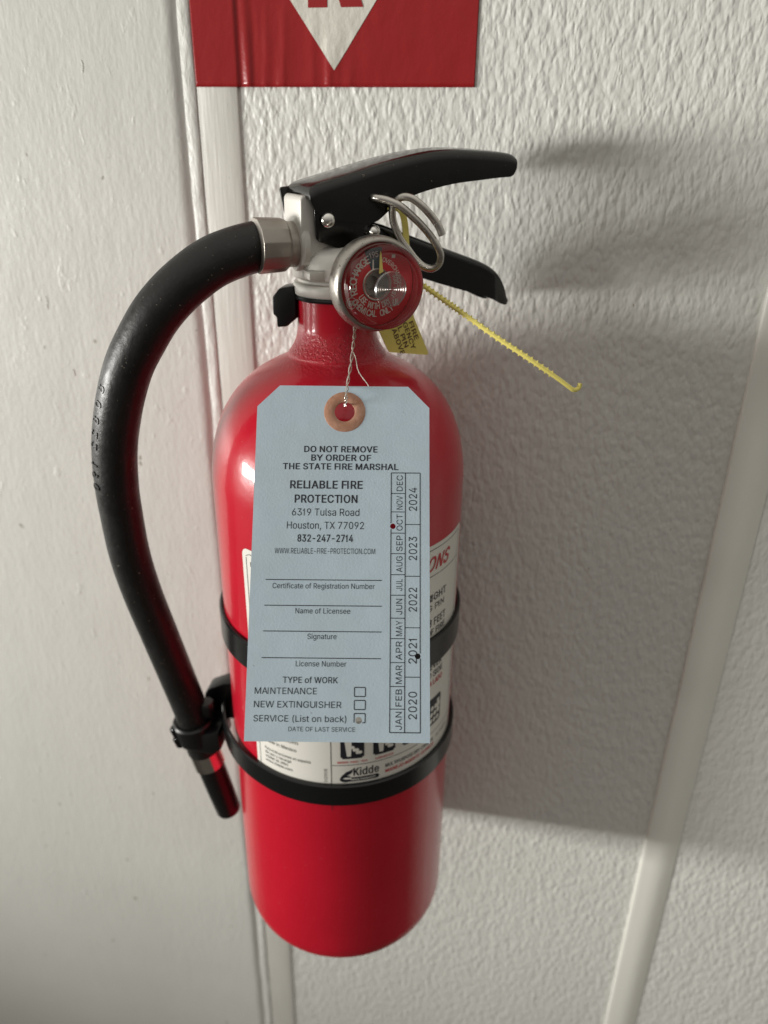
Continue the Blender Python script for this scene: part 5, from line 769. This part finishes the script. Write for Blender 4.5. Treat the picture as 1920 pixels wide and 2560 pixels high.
# pictogram panels
def rrect(x0, y0, x1, y1, acc, f3): quad(acc, x0, y0 + .8, x1, y1 - .8, f3, 4); quad(acc, x0 + .8, y0, x1 - .8, y0 + .8, f3, 4); quad(acc, x0 + .8, y1 - .8, x1 - .8, y1, f3, 4)
rrect(9.5, 132.2, 20.5, 146, a, F); rrect(24.8, 132.2, 36, 146, a, F); rrect(40, 132.2, 51.5, 146, a, F); rrect(55.5, 133.4, 67, 149, a, F)
ct('MULTIPURPOSE DRY CHEMICAL', 31, 62, 123.6, 2.0, .03); ct('NET WEIGHT', 64, 76, 123.6, 1.6)
ct('CLASS', 12, 20, 151, 1.5); 
ct('Kidde', 15.4, 27.8, 122.3, 4.4, .035)
def ell(cx, cy, rx, ry, acc, f3, a0=0, a1=360, hole=0):
    n = 24; kd = math.degrees(1 / 54.0)
    for i in range(n):
        t, u = [math.radians(a0 + (a1 - a0) * q / n) for q in (i, i + 1)]
        acc.add([f3(cx + rx * hole * kd * math.cos(t), cy + ry * hole * math.sin(t)), f3(cx + rx * kd * math.cos(t), cy + ry * math.sin(t)), f3(cx + rx * kd * math.cos(u), cy + ry * math.sin(u)), f3(cx + rx * hole * kd * math.cos(u), cy + ry * hole * math.sin(u))],
                [(0, 1, 2, 3)] if hole else [(0, 1, 2)])
ell(11.8, 120.6, 2.6, 1.9, a, F); quad(a, 12.5, 119.0, 26.6, 121.4, F, 6); ell(26.6, 120.2, 1.2, 1.2, a, F)
a.add([F(9.2, 120), F(9.8, 122.4), F(12, 124.6), F(15.4, 126.2), F(14.6, 123.9), F(12.6, 122.6)], [(0, 1, 2, 3, 4, 5)])
mesh_obj('black_print', a.v, a.f, M_ink, lab, False)['kind'] = 'stuff'
a2 = Acc(); F2 = CY(54.30)
put(a2, 'INSTRUCTIONS', 8, 66.6, 217.2, 6.3, F2, bold=.03, shear=.35)
put(a2, 'MANEJO AGENTE QUIMICO', 31, 62, 120.6, 1.9, F2, bold=.03); put(a2, 'CHORRO DE LADO A LADO', 28, 67, 157.0, 2.8, F2, bold=.03)
put(a2, 'MADERA · PAPEL · TELA', 8, 22, 129.8, 1.1, F2, bold=.02); put(a2, 'LIQUIDOS', 26, 35, 129.8, 1.1, F2, bold=.02)
mesh_obj('red_print', a2.v, a2.f, M_redink, lab, False)['kind'] = 'stuff'
a3 = Acc()
def pic(cx, y0, s):
    F3 = CY(54.30); kd = math.degrees(1 / 54.0)
    a3.add([F3(cx - 3.6 * kd * s, y0 + 12), F3(cx - 2.4 * kd * s, y0 + 1.2), F3(cx - .6 * kd * s, y0 + 1.2), F3(cx - .2 * kd * s, y0 + 12)], [(0, 1, 2, 3)])
    for q in range(7): ell(cx + (1.2 + 1.4 * math.cos(q * 1.9)) * kd * s * 1.3, y0 + 3.2 + (q % 3) * 1.5, .9 * s, .9, a3, F3)
pic(15, 132.4, 1); pic(30.4, 132.4, 1); pic(45.8, 132.4, 1)
F3 = CY(54.30); kd = 1.061
for q in range(9): ell(58.5 + (q % 3) * 2.9 + (q // 3) * .4, 136 + (q // 3) * 3.6, 1.15, 1.3, a3, F3)
quad(a3, 63.4, 139.5, 65.6, 146.5, F3)
put(a3, 'Safety Equipment', 14, 26, 119.8, 1.0, F3, bold=.02)
ell(12.6, 121.0, 1.9, .5, a3, F3)
mesh_obj('white_print', a3.v, a3.f, M_label, lab, False)['kind'] = 'stuff'

# ------------------------------------------------------------------ wall bracket with two straps and hose clip
br = empty('wall_bracket', A - Matrix.Rotation(YAW, 3, 'Z') @ Vector((0, -0.07, -0.11)), 'black wall bracket with two straps round the red cylinder and a hose clip', 'bracket')
br.rotation_euler.z = YAW
def W3(x, y, z): return Vector((x, y, z - 0.11 * 1000) ) * mm
v, f = box((-14, -14.8, 60 - 110), (14, -11.4, 215 - 110)); mesh_obj('back_plate', [Vector(p) * mm for p in v], f, M_strap, br, True, 30, bevel=.0006)
def strap(plan, z0, z1, t, name):
    """plan: list of (x, y) mm outer line from above, swept as an upright band"""
    P = [Vector((p[0], p[1], 0)) for p in plan]; n = len(P); V = []; Fc = []
    e = min(1.0, t * .4)
    for i in range(n):
        T = (P[min(i + 1, n - 1)] - P[max(i - 1, 0)]).normalized(); nn = Vector((T.y, -T.x, 0))
        for o, z in ((0, z0), (t - e, z0), (t, z0 + e), (t, z1 - e), (t - e, z1), (0, z1)):
            q = P[i] + nn * (o); V.append(W3(q.x, q.y, z))
    for i in range(n - 1):
        for k in range(6): Fc.append((i * 6 + k, i * 6 + (k + 1) % 6, (i + 1) * 6 + (k + 1) % 6, (i + 1) * 6 + k))
    Fc.append(tuple(range(5, -1, -1))); Fc.append(tuple((n - 1) * 6 + k for k in range(6)))
    return mesh_obj(name, V, Fc, M_strap, br, True, 32)
def circ(r, a0, a1, n, cx=0, cy=-70):
    return [(cx + r * math.sin(math.radians(a0 + (a1 - a0) * i / n)), cy - r * math.cos(math.radians(a0 + (a1 - a0) * i / n))) for i in range(n + 1)]
strap([(-11, -15)] + circ(54.5, -165, 165, 110) + [(11, -15)], 169.8, 184.2, 1.5, 'upper_strap')
pl = []
for i in range(111):
    az = -88 + (165 + 88) * i / 110
    r = 54.5 + 5.4 * max(0, (-az - 28) / 60) ** 1.5 if az < -28 else 54.5
    pl.append((r * math.sin(math.radians(az)), -70 - r * math.cos(math.radians(az))))
lo = strap(pl + [(11, -15)], 106.2, 118.1, 1.7, 'lower_strap')
# latch arm from wall plate to the hose clip
v, f = prism([(-72, 104.6), (-71, 118.5), (-69, 122.2), (-60, 126.8), (-54.8, 127.6), (-54.8, 104.2)], lambda x, y, dd: W3(x, dd, y), -74, -64)
mesh_obj('latch_block', v, f, M_plastic, br, True, 30, bevel=.0012, seg=2)
v, f = prism([(-73.5, 97.5), (-73.5, 106), (-58.5, 111), (-57.8, 99.5), (-63, 95.5)], lambda x, y, dd: W3(x, dd, y), -92, -73)
mesh_obj('clip_arm', v, f, M_plastic, br, True, 30, bevel=.0012, seg=2)
v, f = prism([(-60, -66), (-60, -72), (-24, -18), (-14, -14.5), (-16, -12.2), (-26, -13.5)], lambda x, y, dd: W3(x, y, dd), 107, 121)
mesh_obj('support_arm', v, f, M_plastic, br, True, 30, bevel=.0008, seg=2)
# ring of the hose clip
hd = Vector((1.4, 1.1, -11.4)).normalized(); hc = Vector((-72.9, -70 - 12.7, 103.5))
v, f = lathe([(r * mm, t * mm) for r, t in [(8.6, -8), (10.0, -8.2), (10.9, -7.2), (11.0, 2), (10.6, 4.4), (9.9, 5.2), (8.6, 5.0)]], W3(*hc), hd, 48)
mesh_obj('clip_ring', v, f, M_plastic, br, True, 40)
for k in range(2):
    cc = hc + Vector((-8.6 + k * .9, -6.2, 2.6 - k * 6.0))
    v, f = lathe([(.05 * mm, -3.4 * mm), (1.9 * mm, -3.2 * mm), (2.5 * mm, -2.4 * mm), (2.5 * mm, 2.4 * mm), (1.9 * mm, 3.2 * mm), (.05 * mm, 3.4 * mm)], W3(*cc), Vector((-.25, -.1, 1)), 16)
    mesh_obj('clip_rib', v, f, M_black, br, True, 40)
cc = (-66.0, -84, 118.5)
v, f = lathe([(.1 * mm, -4 * mm), (3.4 * mm, -3.6 * mm), (4.0 * mm, -2.6 * mm), (4.0 * mm, 3.6 * mm), (3.2 * mm, 4.6 * mm), (.1 * mm, 4.7 * mm)], W3(*cc), ZU, 24)
mesh_obj('hinge_knuckle', v, f, M_plastic, br, True, 40)

# ------------------------------------------------------------------ service tag
TO = Vector((-0.01011, -0.18905, 0.19891)); TU = Vector((0.99310744, 0.11690742, 0.00838286)); TV = Vector((-0.07638915, 0.57746047, 0.81283707)); TN = TU.cross(TV)
root = empty('service_tag', TO + TU * .0308 + TV * .1112, 'pale blue paper inspection tag hanging by a wire in front of the cylinder', 'tag')
R0 = root.location.copy()
root.rotation_euler.z = YAW; root.location = A + Matrix.Rotation(YAW, 3, 'Z') @ (R0 - Vector((0, -0.07, 0)))
def TG(d):
    def f3(x, y): return TO + TU * (x * mm) + TV * (y * mm) + TN * (d * mm) - R0
    return f3
def plate2d(outline, holes, thick):
    """2D outline with round holes -> flat card mesh via a filled curve"""
    c = bpy.data.curves.new('c', 'CURVE'); c.dimensions = '2D'; c.fill_mode = 'BOTH'; c.extrude = thick / 2
    for pts in [outline] + [[(x + r * math.cos(2 * PI * k / 36), y + r * math.sin(2 * PI * k / 36)) for k in range(36)] for x, y, r in holes]:
        s = c.splines.new('POLY'); s.points.add(len(pts) - 1); s.use_cyclic_u = True
        for p, q in zip(s.points, pts): p.co = (q[0], q[1], 0, 1)
    o = bpy.data.objects.new('c', c); COL.objects.link(o); bpy.context.view_layer.update()
    me = bpy.data.meshes.new_from_object(o.evaluated_get(bpy.context.evaluated_depsgraph_get()))
    r = ([tuple(v.co) for v in me.vertices], [tuple(p.vertices) for p in me.polygons])
    bpy.data.objects.remove(o); bpy.data.curves.remove(c); bpy.data.meshes.remove(me); return r
holes = [(30.8, 111.2, 3.65), (47.85, 70.95, .95), (56.3, 27.6, .95), (37.1, 6.9, 1.1)]
v, f = plate2d([(0, 0), (60.3, 0), (60.3, 112.8), (52.9, 120.5), (7.9, 120.7), (0.2, 113)], holes, .28)
mesh_obj('card', [TG(z)(x, y) for x, y, z in v], f, M_paper, root, False)
n = 48; acc = Acc(); prev = None
prof = [(3.52, -.3), (3.52, .2), (3.75, .38), (5.0, .36), (7.0, .34), (7.25, .16)]
V = []; Fc = []
for r, z in prof:
    for k in range(n):
        t = 2 * PI * k / n; V.append(TG(z)(30.8 + r * math.cos(t), 111.2 + r * math.sin(t)))
for i in range(len(prof) - 1):
    for k in range(n): Fc.append((i * n + k, i * n + (k + 1) % n, (i + 1) * n + (k + 1) % n, (i + 1) * n + k))
mesh_obj('eyelet', V, Fc, M_eye, root, True, 50)
a = Acc(); P = TG(.19)
B = .028
put(a, 'DO NOT REMOVE', 17.0, 42.4, 96.7, 2.12, P, bold=B); put(a, 'BY ORDER OF', 19.5, 40.2, 93.65, 2.12, P, bold=B); put(a, 'THE STATE FIRE MARSHAL', 9.8, 49.6, 90.55, 2.12, P, bold=B)
put(a, 'RELIABLE FIRE', 12.5, 37.4, 83.85, 2.7, P, bold=B); put(a, 'PROTECTION', 14.2, 35.7, 78.9, 2.7, P, bold=B)
put(a, '6319 Tulsa Road', 13.4, 36.4, 74.4, 2.45, P); put(a, 'Houston, TX 77092', 11.8, 38.0, 69.85, 2.45, P)
put(a, '832-247-2714', 15.5, 34.4, 65.45, 2.4, P, bold=B); 
for y, (x0, x1) in ((52.5, (5.2, 44.3)), (43.9, (5.1, 44.3)), (35.4, (4.95, 44.3)), (26.7, (4.8, 44.2))): line(a, x0, y, x1, y, .27, P)
put(a, 'Certificate of Registration Number', 7.6, 41.9, 49.6, 1.75, P, bold=.008); put(a, 'Name of Licensee', 15.5, 33.8, 41.3, 1.75, P, bold=.008)
put(a, 'Signature', 19.7, 29.4, 32.9, 1.75, P, bold=.008); put(a, 'License Number', 16.1, 32.8, 24.0, 1.75, P, bold=.008)
put(a, 'TYPE of WORK', 12.0, 30.1, 18.65, 1.95, P, bold=.01)
put(a, 'MAINTENANCE', 2.9, 23.3, 15.05, 2.05, P, bold=.008); put(a, 'NEW EXTINGUISHER', 2.8, 31.4, 10.75, 2.05, P, bold=.008); put(a, 'SERVICE (List on back)', 2.8, 33.1, 6.3, 2.0, P, bold=.008)
for y0, y1 in ((14.5, 17.4), (10.35, 13.25)): frame(a, 35.6, y0, 39.2, y1, .3, P)
line(a, 35.6, 9.1, 39.2, 9.1, .3, P); line(a, 35.6, 6.2, 35.6, 9, .3, P); line(a, 39.2, 6.2, 39.2, 9, .3, P); line(a, 38.3, 6.2, 39.2, 6.2, .3, P)
# month and year table
line(a, 47.2, 89.5, 57.0, 89.5, .3, P); line(a, 47.2, 3.2, 57.2, 3.2, .3, P)
line(a, 47.2, 3.2, 47.2, 69.9, .3, P); line(a, 47.2, 72.0, 47.2, 89.5, .3, P); line(a, 52.05, 3.2, 52.05, 89.5, .3, P)
line(a, 57.15, 3.2, 57.15, 26.9, .3, P); line(a, 57.1, 28.5, 57.1, 89.5, .3, P)
ys = [82.3, 75.9, 68.6, 61.6, 54.5, 47.6, 40.0, 33.3, 25.5, 17.8, 10.6]
for y in ys: line(a, 47.2, y, 52.05, y, .25, P)
for y in (71.6, 54.0, 36.9, 20.85): line(a, 52.05, y, 57.1, y, .25, P)
edges = [3.2] + ys[::-1] + [89.5]
for k, s in enumerate(('JAN', 'FEB', 'MAR', 'APR', 'MAY', 'JUN', 'JUL', 'AUG', 'SEP', 'OCT', 'NOV', 'DEC')):
    g_ = {'JUL': 1.5, 'JUN': 1.2}.get(s, .85)
    put(a, s, edges[k] + g_, edges[k + 1] - g_, 51.1, 2.05 if s != 'OCT' else 2.0, P, rot=90)
for s, y0, y1 in (('2020', 7.4, 16.2), ('2021', 25.2, 33.2), ('2022', 42.2, 50.2), ('2023', 59.4, 67.4), ('2024', 76.3, 84.4)):
    put(a, s, y0, y1, 56.0, 2.75, P, rot=90)
mesh_obj('black_print', a.v, a.f, M_ink, root, False)
a = Acc()
put(a, 'WWW.RELIABLE-FIRE-PROTECTION.COM', 7.9, 41.9, 61.35, 1.85, P); mesh_obj('web_address', a.v, a.f, M_inkfine, root, False); a = Acc(); put(a, 'DATE OF LAST SERVICE', 14.3, 36.0, 3.3, 1.4, P)
mesh_obj('fine_print', a.v, a.f, M_inkfine, root, False)
# twisted wire
def twist(pts, amp, turns, ph, r=.21):
    Q = catmull([Vector(p) * mm - R0 for p in pts], 16); n = len(Q); out = []
    for i, q in enumerate(Q):
        T = (Q[min(i + 1, n - 1)] - Q[max(i - 1, 0)]).normalized(); e1 = T.cross(Vector((0, 1, .2))).normalized(); e2 = T.cross(e1)
        u = i / (n - 1); am = amp * min(1, 6 * (1 - u)) * (min(1, 5 * u)); t = ph + u * turns * 2 * PI
        out.append(q + (e1 * math.cos(t) + e2 * math.sin(t)) * am * mm)
    return tube(out, r * mm, 8)
W1 = [(12.5, -84, 325), (10.6, -88, 313.5), (11.0, -94, 309.8), (11.4, -100.0, 306.4), (11.8, -108.0, 301.8), (12.1, -115.5, 298.0), (12.6, -121.6, 295.4), (12.6, -122.6, 293.6), (11.9, -121.3, 291.9), (11.2, -118.5, 291.8)]
a = Acc(); a.add(*twist(W1, .42, 6.5, 0)); a.add(*twist(W1, .42, 6.5, PI))
a.add(*twist([(9.2, -84, 325), (10.2, -90, 312.5), (10.8, -97, 308.0), (11.8, -100.5, 305.2), (14.4, -106.0, 300.9), (18.8, -113.5, 297.2), (19.5, -114, 294), (15, -116.5, 291.5)], .28, 4, 0, .19))
mesh_obj('tie_wire', a.v, a.f, M_wire, root, True, 60)

# ------------------------------------------------------------------ yellow tamper seal
seal = empty('tamper_seal', A + Matrix.Rotation(YAW, 3, 'Z') @ L(21.2, 14, 349.3), 'yellow plastic tamper seal through the pin ring, with toothed tail and lettered flag', 'safety seal')
seal.rotation_euler.z = YAW
S0 = L(21.2, 14, 349.3) + HD * 0.0008
def toothed():
    a = Acc()
    TP = [(20.5999998, 21, 329.2), (24.0999998, 25, 326.6), (29.4, 33, 321.7), (34.0, 40, 317.4), (41.900000000000006, 50, 310.3), (50.300000000000004, 59, 303.6), (58.300000000000004, 66, 297.2), (61.800000000000004, 69, 294.2), (63.6000, 70, 292.9), (65.7, 70, 293.4), (66.1000, 70, 295.1)]
    P = catmull([L(*p) - S0 for p in TP], 8)
    a.add(*tube(P, lambda t: .85 * mm, 10))
    q0, q1 = 5, 46; n = 31
    for i in range(n):
        u = q0 + (q1 - q0) * i / (n - 1); k = int(u); c = P[k].lerp(P[k + 1], u - k); T = (P[k + 1] - P[k]).normalized()
        up = (ZU - T * ZU.dot(T)).normalized(); sd = T.cross(up)
        hh = 1.15 * mm; w = .7 * mm; l = .85 * mm
        for s in (1, -1):
            vv = [c - T * l - sd * w, c + T * l - sd * w, c + T * l + sd * w, c - T * l + sd * w, c + T * .1 * mm + up * s * (hh + .22 * mm) - sd * w * .8, c + T * .1 * mm + up * s * (hh + .22 * mm) + sd * w * .8]
            a.add(vv, [(0, 1, 4), (1, 2, 5, 4), (2, 3, 5), (3, 0, 4, 5)])
    mesh_obj('toothed_tail', a.v, a.f, M_yellow, seal, True, 40)
toothed()
def ribbon(pts, w, wd, t, name):
    P = catmull([L(*p) - S0 for p in pts], 8); V = []; Fc = []; n = len(P)
    for i in range(n):
        T = (P[min(i + 1, n - 1)] - P[max(i - 1, 0)]).normalized(); s = (wd - T * wd.dot(T)).normalized(); nn = T.cross(s)
        for x, y in ((-w / 2, -t / 2), (w / 2, -t / 2), (w / 2, t / 2), (-w / 2, t / 2)): V.append(P[i] + s * x * mm + nn * y * mm)
    for i in range(n - 1):
        for k in range(4): Fc.append((i * 4 + k, i * 4 + (k + 1) % 4, (i + 1) * 4 + (k + 1) % 4, (i + 1) * 4 + k))
    Fc += [(3, 2, 1, 0), tuple((n - 1) * 4 + k for k in range(4))]
    mesh_obj(name, V, Fc, M_yellow, seal, True, 40)
ribbon([(16.5, 12.0, 352.5), (19.6, 15.0, 352.2), (21.0, 15.6, 349.5), (21.9, 15.6, 345.0), (22.0, 16.2, 340.0), (22.0, 17.6, 334), (22.0, 20.6, 329.4)], 2.3, (HD + GD * .25).normalized(), .7, 'band')
# flag with lettering, hanging behind the gauge
FD = L(0, 0, 0)
c0, c1, c2, c3 = (11.3, 309.0), (15.7, 299.9), (33.0, 296.9), (22.6, 323.5)
fl = [(c0[0] - 3.2, c0[1] + 7.5), (11.0, 309.2), (15.0, 301.0), (15.8, 299.8), (17, 299.5), (32.4, 296.9), (33.1, 297.3), (32.9, 298.2), (26.2, 312.5), (22.4, 324), (13, 326)]
v, f = prism(fl, lambda x, y, dd: L(x, dd, y) - S0, 15.5, 16.1)
flag = mesh_obj('flag', v, f, M_yellow, seal, True, 30)
v, f = prism([(18.5, 321), (21.5, 321), (23.6, 331.5), (21.6, 331.5)], lambda x, y, dd: L(x, dd, y) - S0, 15.5, 16.1)
mesh_obj('flag_stem', v, f, M_yellow, seal, True, 30)
a = Acc()
ta = Vector((math.cos(math.radians(-68)), math.sin(math.radians(-68)))); tb = Vector((-ta.y, ta.x))
def hand(k, s, t1, ln_, cap):
    # the lettering reads downward; its lines step to the left
    p0 = Vector((23.6, 311.3)) - tb * (2.5 * k)
    def f3(t, q):
        p = p0 + ta * t + tb * q; return L(p.x, 16.22, p.y) - S0
    put(a, s, t1 - ln_, t1, 0, cap, f3, bold=.02)
hand(0, 'OF FIRE', 8.6, 14.5, 1.85); hand(1, 'EMERGENCY', 11.6, 21.0, 1.85); hand(2, 'PULL PIN', 9.4, 16.5, 1.85); hand(3, 'ABOVE', 11.4, 11.5, 1.85)
mesh_obj('lettering', a.v, a.f, M_yink, flag, False)
